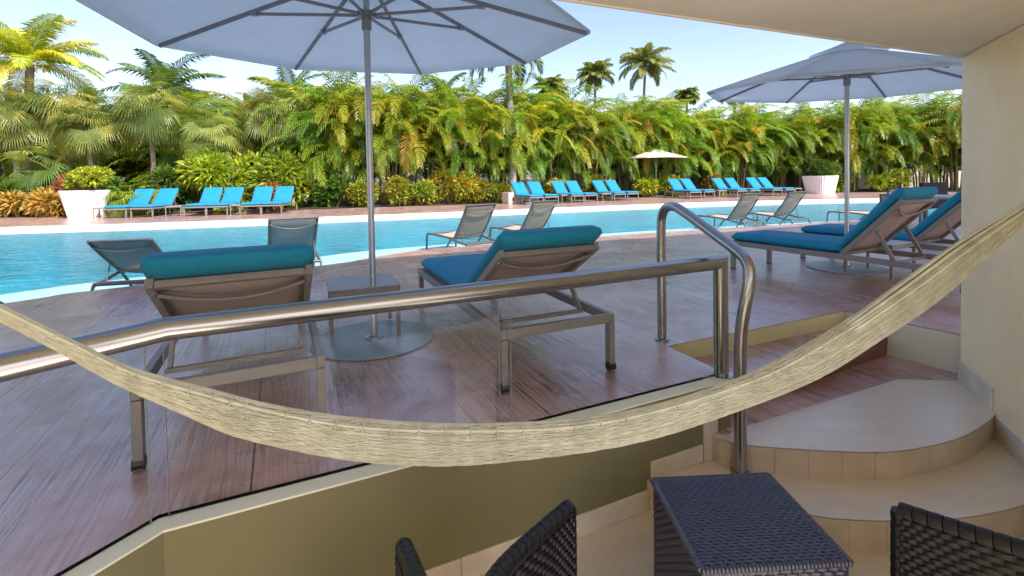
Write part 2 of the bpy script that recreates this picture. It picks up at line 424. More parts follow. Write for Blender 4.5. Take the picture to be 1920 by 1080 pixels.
terrace_hole[0] = tuple(CORNER + LEFT_D * 7.5)
deck = sheet([[(-60, -30), (60, -30), (60, 40), (-60, 40)], pool_poly, terrace_hole], 0.0).build('deck', M['deck'], fix=False); tag(deck, kind='structure')
# soil beyond the far deck, one sheet out to the horizon
bed_line = catmull([(-40, 15.6, 0), (-17.9, 16.6, 0), (-12.5, 17.1, 0), (-6.87, 18.9, 0), (-0.25, 21.0, 0), (7.9, 25.0, 0), (16.2, 26.6, 0), (21, 26, 0), (26, 23.5, 0), (45, 20, 0)], 4)
gp = [(p.x, p.y) for p in bed_line] + [(700, 20), (700, 900), (-700, 900), (-700, 15.6)]
tag(sheet([gp], 0.03).build('ground', M['soil'], fix=False), kind='structure')

# pool basin
shelf_in = offset_line([(p.x, p.y) for p in near_edge], 2.5)
pb = MB()
n_ = len(near_edge)
vs = [(p.x, p.y, -0.30) for p in near_edge] + [(q[0], q[1], -0.30) for q in shelf_in]
pb.add(vs, [(i, i + 1, n_ + i + 1, n_ + i) for i in range(n_ - 1)])
vs = [(p.x, p.y, -0.004) for p in near_edge] + [(p.x, p.y, -0.30) for p in near_edge]
pb.add(vs, [(i, i + 1, n_ + i + 1, n_ + i) for i in range(n_ - 1)])
tag(pb.build('pool_shelf', M['pool_shelf']), kind='structure')
pd = MB()
vs = [(q[0], q[1], -0.30) for q in shelf_in] + [(q[0], q[1], -1.3) for q in offset_line([(p.x, p.y) for p in near_edge], 2.9)]
pd.add(vs, [(i, i + 1, n_ + i + 1, n_ + i) for i in range(n_ - 1)])
pd.add([(-28, -6, -1.301), (24, -6, -1.301), (24, 22, -1.301), (-28, 22, -1.301)], [(0, 1, 2, 3)])
m_ = len(far_edge)
vs = [(p.x, p.y, -0.13) for p in far_edge] + [(p.x, p.y, -1.3) for p in far_edge]
pd.add(vs, [(i, i + 1, m_ + i + 1, m_ + i) for i in range(m_ - 1)])
tag(pd.build('pool_floor', M['pool_deep']), kind='structure')
pc = MB()
fe = [(p.x, p.y) for p in far_edge]; co = offset_line(fe, 0.28)
vs = [(x, y, -0.16) for x, y in offset_line(fe, -0.006)] + [(x, y, 0.012) for x, y in offset_line(fe, -0.006)] + [(x, y, 0.012) for x, y in co] + [(x, y, -0.02) for x, y in co]
pc.add(vs, [(i + a * m_, i + 1 + a * m_, i + 1 + (a + 1) * m_, i + (a + 1) * m_) for i in range(m_ - 1) for a in range(3)])
tag(pc.build('pool_coping', M['coping']), kind='structure')
tag(sheet([pool_poly], -0.12).build('water', M['water'], fix=False), kind='structure')

# terrace floor and tiled steps
st2_edge = catmull([(0.985, 2.37, 0), (1.005, 2.322, 0), (1.09, 2.275, 0), (1.203, 2.247, 0), (1.504, 2.203, 0), (1.772, 2.195, 0), (2.091, 2.271, 0), (2.346, 2.386, 0), (2.581, 2.533, 0), (2.63, 2.62, 0)], 6)
st1_edge = catmull([(0.55, 2.26, 0), (0.66, 2.19, 0), (0.95, 2.085, 0), (1.221, 1.969, 0), (1.407, 1.933, 0), (1.621, 1.925, 0), (1.828, 1.935, 0), (2.073, 1.980, 0), (2.26, 2.045, 0), (2.42, 2.14, 0)], 6)
tag(sheet([[(-4, -14), (6, -14), (6, 3.4), (-4, 3.4)]], FZ).build('floor', M['tile'], fix=False), kind='structure')  # extended unseen behind the camera so sun on it bounces light in
def step(name, edge, back, z, z0):
    t = sheet([[(p.x, p.y) for p in edge] + back], z).build(name, M['tile'], fix=False); tag(t, kind='structure')
    # riser: separate tiles with thin grout between, set back under a 5 mm tread
    mb = MB(); L = [0]
    for a, b in zip(edge, edge[1:]): L.append(L[-1] + (b - a).length)
    def pt(s):
        for i in range(len(edge) - 1):
            if L[i + 1] >= s or i == len(edge) - 2:
                u = (s - L[i]) / max(1e-6, L[i + 1] - L[i]); a, b = edge[i], edge[i + 1]; d = (b - a).normalized()
                return a.lerp(b, u), Vector((d.y, -d.x, 0))
    s = 0.0
    while s < L[-1] - 0.01:
        e = min(L[-1], s + 0.148); g = 0.0009
        q = [s + g + (e - s - 2 * g) * j / 3 for j in range(4)]
        o = [pt(x) for x in q]
        vs = [p + nn * 0.0 + Vector((0, 0, zz)) for zz in (z0, z - 0.0045) for p, nn in o] + [p - nn * 0.02 + Vector((0, 0, zz)) for zz in (z0, z - 0.0045) for p, nn in o]
        fs = [(j, j + 1, 5 + j, 4 + j) for j in range(3)] + [(4 + j, 5 + j, 13 + j, 12 + j) for j in range(3)] + [(0, 4, 12, 8), (3, 11, 15, 7)]
        mb.add(vs, fs); s = e
    r = mb.build(name + '_riser', M['riser_tile']); tag(r, kind='structure')
    mg = MB()
    vs = [(p.x, p.y, zz) for zz in (z0, z - 0.006) for p in [pt(x * L[-1] / 40)[0] - pt(x * L[-1] / 40)[1] * 0.004 for x in range(41)]]
    mg.add(vs, [(j, j + 1, 42 + j, 41 + j) for j in range(40)])
    tag(mg.build(name + '_grout', M['grout']), kind='structure')
step('lower_step', st1_edge, [(3.0, 2.3), (3.0, 3.5), (0.8, 3.0)], S1, FZ)
RB = (1.193, 2.439); RB2 = (2.407, 2.97); RB3 = (2.80, 2.925)
step('upper_step', st2_edge, [(2.85, 2.72), (2.86, 2.93), RB3, RB2, RB, (1.06, 2.36)], S2, S1)
tag(sheet([[(1.0, 2.36), (1.06, 2.36), RB, RB2, RB3, (3.1, 3.1), (2.8, 3.7), (1.3, 3.2), (0.95, 2.7)]], S2 - 0.004).build('red_landing', M['deck'], fix=False), kind='structure')
rs = MB()
rsl = [(2.72, 3.415), (2.60, 3.335), (2.012, 2.985), (1.50, 2.75), (1.0, 2.52)]
rsl_b = [(2.72, 3.44), (2.69, 3.40), (2.02, 3.045), (1.52, 2.79), (1.0, 2.56)]
poly = rsl + [(0.9, 2.95), (2.5, 3.66), (2.75, 3.55)]
rs_top = sheet([poly], RZ); rs_top.build('red_step', M['deck'], fix=False)['kind'] = 'structure'
q = len(rsl)
rs.add([(x, y, RZ - 0.002) for x, y in rsl] + [(x, y, S2 - 0.01) for x, y in rsl_b], [(i, i + 1, q + i + 1, q + i) for i in range(q - 1)])
tag(rs.build('red_step_riser', M['deck_step']), kind='structure')

# painted retaining walls round the steps (top 4 mm under the deck sheet)
def vwall(mb, a, b, t, z0, z1, side):
    a = Vector(a); b = Vector(b); d = (b - a).normalized(); nn = Vector((-d.y, d.x)) * side * t
    mb.prism([tuple(a), tuple(b), tuple(b + nn), tuple(a + nn)] if side > 0 else [tuple(a), tuple(a + nn), tuple(b + nn), tuple(b)], z0, z1)
w = MB(); vwall(w, N1, N2 + (N2 - N1).normalized() * 0.1, 0.1, -0.5, -0.004, 1)
tag(w.build('step_retaining_wall', M['wall_yellow']), 'low pale yellow wall under the deck edge behind the red steps', 'retaining wall')
w = MB(); vwall(w, N2, N3 + (N3 - N2).normalized() * 0.5, 0.1, -0.5, -0.0045, 1)
tag(w.build('step_retaining_wall', M['wall_pale']), 'low pale wall right of the red steps, running to the cream wall', 'retaining wall')
# terrace wall that carries the glass railing
tw = MB()
off = 0.075
def inner(p, n1, n2=None):
    if n2 is None: return p + n1 * off
    b = (n1 + n2).normalized(); return p + b * (off / b.dot(n1))
LN = Vector((-LEFT_D.y, LEFT_D.x))
LNt = Vector((0.86, -0.42)).normalized()
lw = CORNER + LEFT_D * 7.0
p_in = [lw + LNt * off, inner(CORNER, RN, LNt), WALL_END + RN * off]
p_out = [WALL_END, CORNER, lw]
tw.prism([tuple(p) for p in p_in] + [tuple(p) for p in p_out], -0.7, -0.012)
tw_o = tag(tw.build('terrace_wall', M['wall_yellow_shaded'], bevel=0.004), 'low yellow plaster wall in olive shade with a sky-lit top under the glass railing', 'wall')
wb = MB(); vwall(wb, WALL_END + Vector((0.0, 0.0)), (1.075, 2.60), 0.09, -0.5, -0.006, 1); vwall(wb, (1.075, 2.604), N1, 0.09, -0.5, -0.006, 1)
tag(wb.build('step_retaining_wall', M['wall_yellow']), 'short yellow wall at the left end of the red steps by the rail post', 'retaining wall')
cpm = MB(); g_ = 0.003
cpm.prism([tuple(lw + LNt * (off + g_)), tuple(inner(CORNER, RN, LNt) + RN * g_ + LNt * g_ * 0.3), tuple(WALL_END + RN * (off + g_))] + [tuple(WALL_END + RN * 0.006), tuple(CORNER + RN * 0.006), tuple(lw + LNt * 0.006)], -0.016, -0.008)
cpm.build('coping', M['coping_skylit'], tw_o, bevel=0.002)  # cap coloured pale to stand for the sky light on the wall top
# skirting tiles along that wall
def skirting(name, a, b, z0, z1, label, t=0.012):
    mb = MB(); a = Vector(a); b = Vector(b); Ln = (b - a).length; d = (b - a).normalized(); nn = Vector((d.y, -d.x)) * t
    k_ = max(1, round(Ln / 0.42))
    for i in range(k_):
        p = a + d * (Ln * i / k_ + 0.001); q_ = a + d * (Ln * (i + 1) / k_ - 0.001)
        mb.prism([tuple(p), tuple(p + nn), tuple(q_ + nn), tuple(q_)], z0, z1)
    return tag(mb.build(name, M['skirt'], bevel=0.003), label, 'skirting')
def onwall(x):
    t = (x - (RAIL0 + RN * off).x) / RD.x; return RAIL0 + RN * off + RD * t
skirting('skirting', inner(CORNER, RN, LNt) + RD * 0.02, onwall(0.615), FZ, -0.425, 'long beige skirting along the foot of the shaded yellow terrace wall')
skirting('skirting', onwall(0.63), onwall(0.93), S1, -0.295, 'short beige skirting at the left end of the lower step')
mb = MB(); a = onwall(0.935); b = onwall(1.02)
mb.prism([tuple(a), tuple(a + RN * 0.014), tuple(b + RN * 0.014), tuple(b)], S1, -0.185)
tag(mb.build('skirting', M['skirt'], bevel=0.003), 'square beige skirting tile beside the left end of the upper step', 'skirting')

# right-hand wall
WNo = Vector((WD.y, -WD.x))          # away from the terrace?
if WNo.x < 0: WNo = -WNo
rw = MB(); a = WE; b = WE + WD * 2.3  # cut short out of view so the sun reaches the floor behind
rw.prism([tuple(a), tuple(b), tuple(b + WNo * 0.5), tuple(a + WNo * 0.5)], -0.7, CEIL_Z - 0.002)
tag(rw.build('side_wall', M['wall_cream'], bevel=0.006), 'cream wall of combed plaster along the right end of the terrace', 'wall')
skirting('skirting', WE + WD * 0.44 - WNo * 0.012, WE - WNo * 0.012, S2, -0.125, 'grey beige skirting on the cream wall above the upper step', 0.012)
skirting('skirting', WE + WD * 0.93 - WNo * 0.012, WE + WD * 0.443 - WNo * 0.012, S1, -0.255, 'grey beige skirting on the cream wall above the lower step', 0.012)
skirting('skirting', WE + WD * 2.25 - WNo * 0.012, WE + WD * 0.935 - WNo * 0.012, FZ, -0.42, 'grey beige skirting on the cream wall at floor level', 0.012)
# left-hand wall stub, outside the frame, that the hammock hangs from
lwm = MB(); lwm.prism([(-2.0, 1.0), (-1.62, 1.0), (-1.62, -4), (-2.0, -4)], -0.7, CEIL_Z - 0.002)
tag(lwm.build('side_wall', M['wall_cream'], bevel=0.006), 'cream wall at the left end of the terrace holding the hammock hook', 'wall')

# building above: ceiling and the storeys that shade the near deck
CE = Vector((0.138, 1.895)); CD = Vector((2.757 - 0.138, 2.975 - 1.895)).normalized(); CNn = Vector((CD.y, -CD.x))
bld = empty('hotel_building', 'hotel storey with a smooth beige ceiling over the terrace', 'building', (CE.x, CE.y, CEIL_Z))
def cpt(s, d): p = CD * s + CNn * d; return (p.x, p.y)
c_ = MB(); c_.prism([cpt(-16, 0), cpt(-16, 2.9), cpt(16, 2.9), cpt(16, 0)], 0, 0.28); c_.build('ceiling', M['ceiling'], bld, bevel=0.006)  # kept shallow and open at the back so sunlit floor lights the terrace
c_ = MB(); c_.prism([cpt(-16, 0.02), cpt(-16, 0.032), cpt(16, 0.032), cpt(16, 0.02)], -0.006, 0.001); c_.build('drip_edge', M['white_wall'], bld)
c_ = MB()
c_.prism([cpt(-16, 0.15), cpt(-16, 2.9), cpt(16, 2.9), cpt(16, 0.15)], 0.28, 3.85)
c_.build('upper_storey', M['white_wall'], bld)

# ---------------------------------------------------------------- steel railing with glass
rail = empty('glass_railing', 'brushed steel railing with clear glass panels on the terrace wall', 'railing', (0, 0, 0))
RZc = 0.592; rr_ = 0.0375
post_xy = RAIL0 + RD * 2.46 + RN * 0.005
rc = Vector((-1.105, 1.505)); lend = rc + Vector((-0.21, -0.31)) * 2.5
mb = MB()
mb.tube([(lend.x, lend.y, RZc), (rc.x, rc.y, RZc), (post_xy.x, post_xy.y, RZc), (post_xy.x, post_xy.y, -0.012)], rr_, 28)
mb.build('handrail', M['steel'], rail, smooth=35)
mb = MB(); mb.lathe([(0.06, -0.012), (0.06, -0.006), (0.04, -0.004)], 28, (post_xy.x, post_xy.y, 0)); mb.build('post_flange', M['steel'], rail, smooth=35)
def pane(a, b, z0=-0.018, z1=RZc - rr_ + 0.004, t=0.010):
    a = Vector(a); b = Vector(b); d = (b - a).normalized(); nn = Vector((d.y, -d.x)) * t / 2
    mb = MB(); mb.prism([tuple(a - nn), tuple(a + nn), tuple(b + nn), tuple(b - nn)], z0, z1); o = mb.build('glass_panel', M['glass'], rail)
    for e, s in ((a, 1), (b, -1)):
        m2 = MB(); ee = e - d * 0.0012 * s; m2.prism([tuple(ee - nn * 0.9), tuple(ee + nn * 0.9), tuple(ee + nn * 0.9 + d * 0.001 * s), tuple(ee - nn * 0.9 + d * 0.001 * s)], z0, z1)
        m2.build('glass_edge', M['glass_edge'], o)
gl0 = RAIL0 + RN * 0.012
pane(gl0 + RD * 0.03, gl0 + RD * 1.178); pane(gl0 + RD * 1.232, gl0 + RD * 2.415)
gl1 = CORNER + LNt * 0.012
pane(gl1 + LEFT_D * 1.06, gl1 + LEFT_D * 0.03)

hr = empty('step_handrail', 'bent tubular steel handrail beside the steps', 'handrail', (0, 0, 0))
hp = [(0.950, 3.044, -0.003), (0.950, 3.044, 0.40), (0.950, 3.044, 0.70), (0.953, 3.03, 0.80), (0.965, 2.975, 0.855), (0.985, 2.89, 0.865), (1.01, 2.78, 0.835), (1.07, 2.50, 0.735), (1.107, 2.33, 0.672), (1.116, 2.265, 0.635), (1.112, 2.235, 0.58), (1.098, 2.225, 0.50), (1.082, 2.232, 0.40), (1.074, 2.245, 0.28), (1.072, 2.25, 0.1), (1.072, 2.25, -0.376)]
mb = MB(); mb.tube(catmull(hp, 8), 0.0285, 24); mb.build('rail_tube', M['steel'], hr, smooth=60)
for c in ((0.950, 3.044, 0), (1.072, 2.25, S1)):
    mb = MB(); mb.lathe([(0.045, 0.0), (0.045, 0.008), (0.03, 0.014)], 24, (c[0], c[1], c[2] + 0.002)); mb.build('flange', M['steel'], hr, smooth=35)

# ---------------------------------------------------------------- hammock
def hammock():
    h = empty('hammock', 'cream cotton net hammock slung across the terrace in front of the glass', 'hammock', (0.2, 1.37, 0.25))
    C0 = Vector((0.2, 1.37, 0.25))
    top = [(-1.60, 0.94, 1.10), (-1.40, 0.99, 0.962), (-1.139, 1.05, 0.787), (-1.016, 1.08, 0.698), (-0.896, 1.109, 0.617), (-0.735, 1.148, 0.545), (-0.62, 1.175, 0.497), (-0.45, 1.216, 0.441), (-0.24, 1.267, 0.394), (-0.026, 1.319, 0.363), (0.207, 1.375, 0.346), (0.46, 1.436, 0.358), (0.737, 1.503, 0.407), (0.936, 1.551, 0.470), (1.148, 1.602, 0.556), (1.373, 1.656, 0.664), (1.613, 1.714, 0.782), (1.923, 1.788, 0.914), (2.10, 1.83, 1.0), (2.255, 1.868, 1.085)]
    hgt = [0.008, 0.014, 0.026, 0.030, 0.048, 0.080, 0.095, 0.104, 0.105, 0.107, 0.10, 0.098, 0.102, 0.108, 0.11, 0.118, 0.10, 0.052, 0.022, 0.008]
    n = 22
    T = [p - C0 for p in catmull(top, n)]; HH = [p.x * 0.9 for p in catmull([(x, 0, 0) for x in hgt], n)]
    m = len(T); rng = random.Random(4)
    side0 = Vector((0.235, -0.972, 0)).normalized() * 1.0   # toward the camera
    def section(i, a, grow=0.0):
        """a in 0..1 round a drooping oval section whose top is flattened; a = 0 is the camera-side rim"""
        d = (T[min(i + 1, m - 1)] - T[max(i - 1, 0)]).normalized()
        sd_ = d.cross(Vector((0, 0, 1))).normalized(); up = sd_.cross(d).normalized()
        hh = HH[i] * (1 + 0.05 * math.sin(i * 0.045) + 0.03 * math.sin(i * 0.11 + 1)); wd = min(0.05, hh * 0.46)
        ang = 2 * PI * a
        cs, sn = math.cos(ang), math.sin(ang)
        rz = (hh / 2) * (abs(sn) ** 0.9) * (1 if sn > 0 else -1)
        rx = wd * (abs(cs) ** 0.9) * (1 if cs > 0 else -1)
        if sn > 0: rz *= 0.92; rx *= (1 - 0.15 * sn)
        cen = T[i] - up * (hh / 2)
        o = sd_ * rx + up * rz
        return cen + o * (1 + grow), o.normalized()
    body = MB(); K = 36
    vs = []
    for i in range(m):
        for k_ in range(K):
            p, nn = section(i, k_ / K)
            vs.append(p - nn * min(0.003, HH[i] * 0.08))
    body.add(vs, [(i * K + k_, i * K + (k_ + 1) % K, (i + 1) * K + (k_ + 1) % K, (i + 1) * K + k_) for i in range(m - 1) for k_ in range(K)])
    body.build('net_core', M['rope'], h, smooth=60)
    st = MB(); NS = 230
    for s in range(NS):
        a0 = s / NS; ph = rng.uniform(0, 6.28); fq = rng.uniform(0.10, 0.22); am = rng.uniform(0.003, 0.011); r0 = rng.uniform(0.0008, 0.0014)
        pts = []
        dr = rng.uniform(-0.05, 0.05)
        zig = rng.uniform(0.004, 0.009); zp = rng.choice((0, PI))
        for i in range(0, m):
            a = a0 + am * math.sin(i * fq * 0.55 + ph) + dr * math.sin(i / m * PI * 2 + ph) + zig * math.sin(i * 1.05 + zp)
            p, nn = section(i, a); lift = 0.0019 * math.sin(i * 0.8 + ph * 3)
            pts.append(p + nn * lift)
        st.tube(pts, r0, 4, False)
    st.build('net', M['rope'], h, smooth=60)
    ed = MB()
    for a, r0 in ((0.17, 0.0042), (0.34, 0.0042)):
        ed.tube([section(i, a + 0.008 * math.sin(i * 0.11))[0] + Vector((0, 0, 0.001)) for i in range(m)], r0, 8, False)
    for i in range(55, m - 75, 7):
        if rng.random() < 0.12: continue
        q = [section(i, a)[0] + section(i, a)[1] * 0.004 for a in (0.115, 0.15, 0.185, 0.21)]
        ed.tube(q, 0.0024, 6)
    ed.build('edge_cord', M['rope'], h, smooth=60)
    # gathered cords at the right, standing apart from the bundle
    gc = MB()
    for a, b0 in ((0.21, 0.010), (0.25, 0.014), (0.14, 0.007), (0.29, 0.009)):
        pts = []
        for i in range(m - 114, m):
            t = (i - (m - 114)) / 113; p, nn = section(i, a); pts.append(p + nn * (b0 * math.sin(PI * min(1, t * 1.15)) ** 0.7 if t < 0.87 else 0))
        gc.tube(pts, 0.0048, 8)
    gc.build('gather_cord', M['rope'], h, smooth=60)
    for e, dr_ in ((T[0], Vector((-0.02, -0.003, 0.0))), (T[-1], Vector((0.008, 0.002, 0)))):
        k_ = MB()
        k_.tube([e + Vector((0.03 * math.cos(x) , 0, 0.03 * math.sin(x))) for x in [2 * PI * j / 16 for j in range(17)]], 0.005, 8); k_.build('hanging_ring', M['steel_dark'], h, smooth=60)
hammock()

# ---------------------------------------------------------------- cushioned loungers
def cushion(w_, l_, t_, bulge=0.008):
    """rounded cushion, x across, y along, z 0..t"""
    mb = MB(); nx, ny = 10, 16; r = t_ * 0.34
    def prof(u, L):
        """u -1..1 to coordinate and edge drop"""
        return u * L / 2
    top = []; bot = []
    for side in (1, 0):
        g = []
        for j in range(ny + 1):
            for i in range(nx + 1):
                u = -1 + 2 * i / nx; v = -1 + 2 * j / ny
                u = math.copysign(abs(u) ** 0.6, u); v = math.copysign(abs(v) ** 0.6, v)
                x = u * w_ / 2; y = v * l_ / 2
                ex = max(0, abs(x) - (w_ / 2 - r)) / r; ey = max(0, abs(y) - (l_ / 2 - r)) / r
                e = min(1, math.hypot(ex, ey)); dz = r * (1 - math.sqrt(max(0, 1 - e * e)))
                if math.hypot(ex, ey) > 1:
                    s = 1 / math.hypot(ex, ey); x = math.copysign(w_ / 2 - r + ex * s * r, x); y = math.copysign(l_ / 2 - r + ey * s * r, y)
                bz = bulge * (1 - u ** 4) * (1 - v ** 4)
                z = t_ - dz + bz if side else dz
                g.append((x, y + l_ / 2, z))
        (top if side else bot).extend(g)
    W_ = nx + 1
    fs = [(j * W_ + i, j * W_ + i + 1, (j + 1) * W_ + i + 1, (j + 1) * W_ + i) for j in range(ny) for i in range(nx)]
    o = len(top)
    ring = [i for i in range(W_)] + [j * W_ + nx for j in range(1, ny + 1)] + [ny * W_ + i for i in range(nx - 1, -1, -1)] + [j * W_ for j in range(ny - 1, 0, -1)]
    fs2 = [tuple(o + q for q in reversed(f)) for f in fs]
    side = [(ring[k_], ring[(k_ + 1) % len(ring)], o + ring[(k_ + 1) % len(ring)], o + ring[k_]) for k_ in range(len(ring))]
    mb.add(top + bot, fs + fs2 + side); return mb

def make_lounger(label, ang):
    t = empty('sun_lounger', label, 'sun lounger')
    W_, LL, zt = 0.665, 1.78, 0.315
    fr = MB()
    for sx in (-1, 1): fr.bar((sx * (W_ / 2 - 0.017), -0.02, zt - 0.025), (sx * (W_ / 2 - 0.017), LL + 0.05, zt - 0.025), 0.034, 0.05)
    for y in (-0.003, LL + 0.033): fr.bar((-W_ / 2 + 0.034, y, zt - 0.025), (W_ / 2 - 0.034, y, zt - 0.025), 0.034, 0.048)
    fr.build('frame', M['frame'], t, bevel=0.004)
    for sx in (-1, 1):
        for y in (0.0, LL):
            lg = MB(); x = sx * (W_ / 2 - 0.018); lg.box((x - 0.0165, y - 0.024, 0.008), (x + 0.0165, y + 0.024, zt - 0.051))
            o = lg.build('leg', M['frame'], t, bevel=0.003)
            ft = MB()
            if y == 0:
                pts = [(x + sx * 0.0 - 0.019, y - 0.004, 0.028), (x + 0.019, y - 0.004, 0.028)]
                ft.tube(pts, 0.026, 16); ft.build('wheel', M['black'], o, smooth=40)
            else:
                ft.box((x - 0.018, y - 0.026, 0.0), (x + 0.018, y + 0.026, 0.009)); ft.build('foot_cap', M['black'], o)
    hy, bl = 0.66, 0.70
    ss = MB(); ss.box((-W_ / 2 + 0.034, hy, zt - 0.012), (W_ / 2 - 0.034, LL + 0.016, zt - 0.004)); ss.build('seat_sling', M['sling'], t)
    A = R(ang); bw = W_ / 2 - 0.036
    def bk(x, s, n): return (x, hy - s * math.cos(A) - n * math.sin(A) * -1 * -1, zt - 0.02 + s * math.sin(A) - n * math.cos(A)) if False else (x, hy - s * math.cos(A) + n * math.sin(A), zt - 0.01 + s * math.sin(A) + n * math.cos(A))
    nrm = (0, math.sin(A), math.cos(A))
    bf = MB()
    for sx in (-1, 1): bf.bar(bk(sx * (bw - 0.015), 0, 0), bk(sx * (bw - 0.015), bl, 0), 0.03, 0.042, nrm)
    for s in (0.018, bl - 0.018): bf.bar(bk(-bw + 0.03, s, -0.004), bk(bw - 0.03, s, -0.004), 0.03, 0.03, nrm)
    b = bf.build('backrest', M['frame'], t, bevel=0.004)
    sl = MB()
    nx, ny = 8, 6; g = []
    for j in range(ny + 1):
        for i in range(nx + 1):
            u = -1 + 2 * i / nx; s = 0.03 + (bl - 0.045) * j / ny; g.append(bk(u * (bw - 0.03), s, 0.012 - 0.012 * (1 - u * u)))
    sl.add(g, [(j * 9 + i, j * 9 + i + 1, j * 9 + i + 10, j * 9 + i + 9) for j in range(ny) for i in range(nx)])
    so = sl.build('sling', M['sling'], b, smooth=60); md = so.modifiers.new('thick', 'SOLIDIFY'); md.thickness = 0.004
    br = MB(); br.tube([bk(u * (bw - 0.03), bl - 0.075 - 0.09 * (1 - u * u), -0.024 - 0.012 * (1 - u * u)) for u in [-1 + 2 * i / 14 for i in range(15)]], 0.0095, 8)
    br.build('back_brace', M['frame'], b, smooth=60)
    for sx in (-1, 1):
        bo = MB(); bo.tube([bk(sx * (bw - 0.015), bl - 0.075, -0.020), bk(sx * (bw - 0.015), bl - 0.075, -0.026)], 0.008, 10)
        bo.build('bolt', M['bolt'], b, smooth=40)
    su = MB()
    s0 = 0.36; foot_y = hy - s0 * math.cos(A) - 0.16
    for sx in (-1, 1): su.bar(bk(sx * (bw - 0.05), s0, -0.03), (sx * (bw - 0.05), foot_y, zt - 0.02), 0.016, 0.03)
    su.bar((-bw + 0.035, foot_y, zt - 0.028), (bw - 0.035, foot_y, zt - 0.028), 0.024, 0.02)
    su.build('back_support', M['frame'], t, bevel=0.002)
    c = cushion(0.61, LL + 0.045 - hy + 0.02, 0.088).build('seat_cushion', M['teal'], t, smooth=60); c.location = (0, hy - 0.02, zt - 0.002)
    c = cushion(0.61, bl + 0.045, 0.084).build('back_cushion', M['teal'], t, smooth=60)
    c.location = bk(0, 0.0, 0.016); c.rotation_euler = (PI - A, 0, PI)
    c.matrix_basis = Matrix.Translation(Vector(bk(0, 0.03, 0.019))) @ Matrix(((1, 0, 0, 0), (0, -math.cos(A), math.sin(A), 0), (0, math.sin(A), math.cos(A), 0), (0, 0, 0, 1))) @ Matrix.Scale(-1, 4, (1, 0, 0))
    return t
def mid(a, b): return ((a[0] + b[0]) / 2, (a[1] + b[1]) / 2, 0)
L1 = make_lounger('teal cushioned lounger with its back to the glass, behind the bent rail corner', 32)
L1.location = mid((-1.413, 1.725), (-0.807, 2.024)); L1.rotation_euler.z = face_dir(-0.44, 0.897)
L2 = dup(L1, 'teal cushioned lounger right of the big parasol base, behind the glass', mid((-0.077, 2.317), (0.539, 2.572)), face_dir(-0.40, 0.917))
L3 = make_lounger('teal cushioned lounger standing open to view left of the second parasol pole', 47)
rx3 = Vector((0.891, 0.454)) * 0.3325
L3.location = (3.272 + rx3.x, 3.757 + rx3.y, 0); L3.rotation_euler.z = face_dir(-0.454, 0.891)
L4 = dup(L3, 'teal cushioned lounger half hidden by the cream wall, behind the second parasol', (3.616 + 0.454 * 1.78 + rx3.x, 5.941 - 0.891 * 1.78 + rx3.y, 0), face_dir(-0.454, 0.891))
fl = [(-12.7, 15.30, 'teal lounger next to the white planter at far left'), (-11.95, 15.45, 'teal lounger second from the white planter at far left'),
      (-10.55, 15.72, 'teal lounger third from the far left planter, in the middle pair'), (-9.85, 15.86, 'teal lounger fourth from the far left planter, in the middle pair'),
      (-8.85, 15.98, 'teal lounger of the last left pair, nearer the big planter'), (-8.12, 16.10, 'teal lounger at the right end of the left row, before the palm hedge')]
for x, y, lb in fl:
    d = Vector((0.17, -0.985)).normalized(); p = Vector((x, y)) - d * 1.78
    dup(L3, lb, (p.x, p.y, 0), face_dir(d.x, d.y) + R(2.2 * math.sin(x * 7)), 'teal loungers in a row on the far deck')
fr_ = [(0.95, 19.1, 'teal lounger beside the concrete box across the pool'), (1.66, 19.5, 'teal lounger second from the concrete box across the pool'),
       (2.75, 20.2, 'teal lounger third from the concrete box, under the palm hedge'), (3.45, 20.55, 'teal lounger fourth from the concrete box, under the palm hedge'),
       (4.75, 21.25, 'teal lounger left of the small white parasol, in the nearer pair'), (5.45, 21.6, 'teal lounger closest to the small white parasol'),
       (8.55, 22.2, 'teal lounger first to the right of the small white parasol'), (9.27, 22.5, 'teal lounger second to the right of the small white parasol'),
       (11.0, 22.9, 'teal lounger fourth in line from the right-hand planter'), (11.75, 23.1, 'teal lounger third in line from the right-hand planter'),
       (12.95, 23.3, 'teal lounger next but one to the right-hand planter'), (13.65, 23.5, 'teal lounger beside the right-hand planter, partly in leaf shade')]
for i, (x, y, lb) in enumerate(fr_):
    d = Vector((0.46, -0.89)).normalized() if i < 6 else Vector((0.36, -0.93)).normalized(); p = Vector((x, y)) - d * 1.78
    dup(L3, lb, (p.x, p.y, 0), face_dir(d.x, d.y) + R(2.2 * math.sin(x * 7)), 'teal loungers in a row on the far deck')

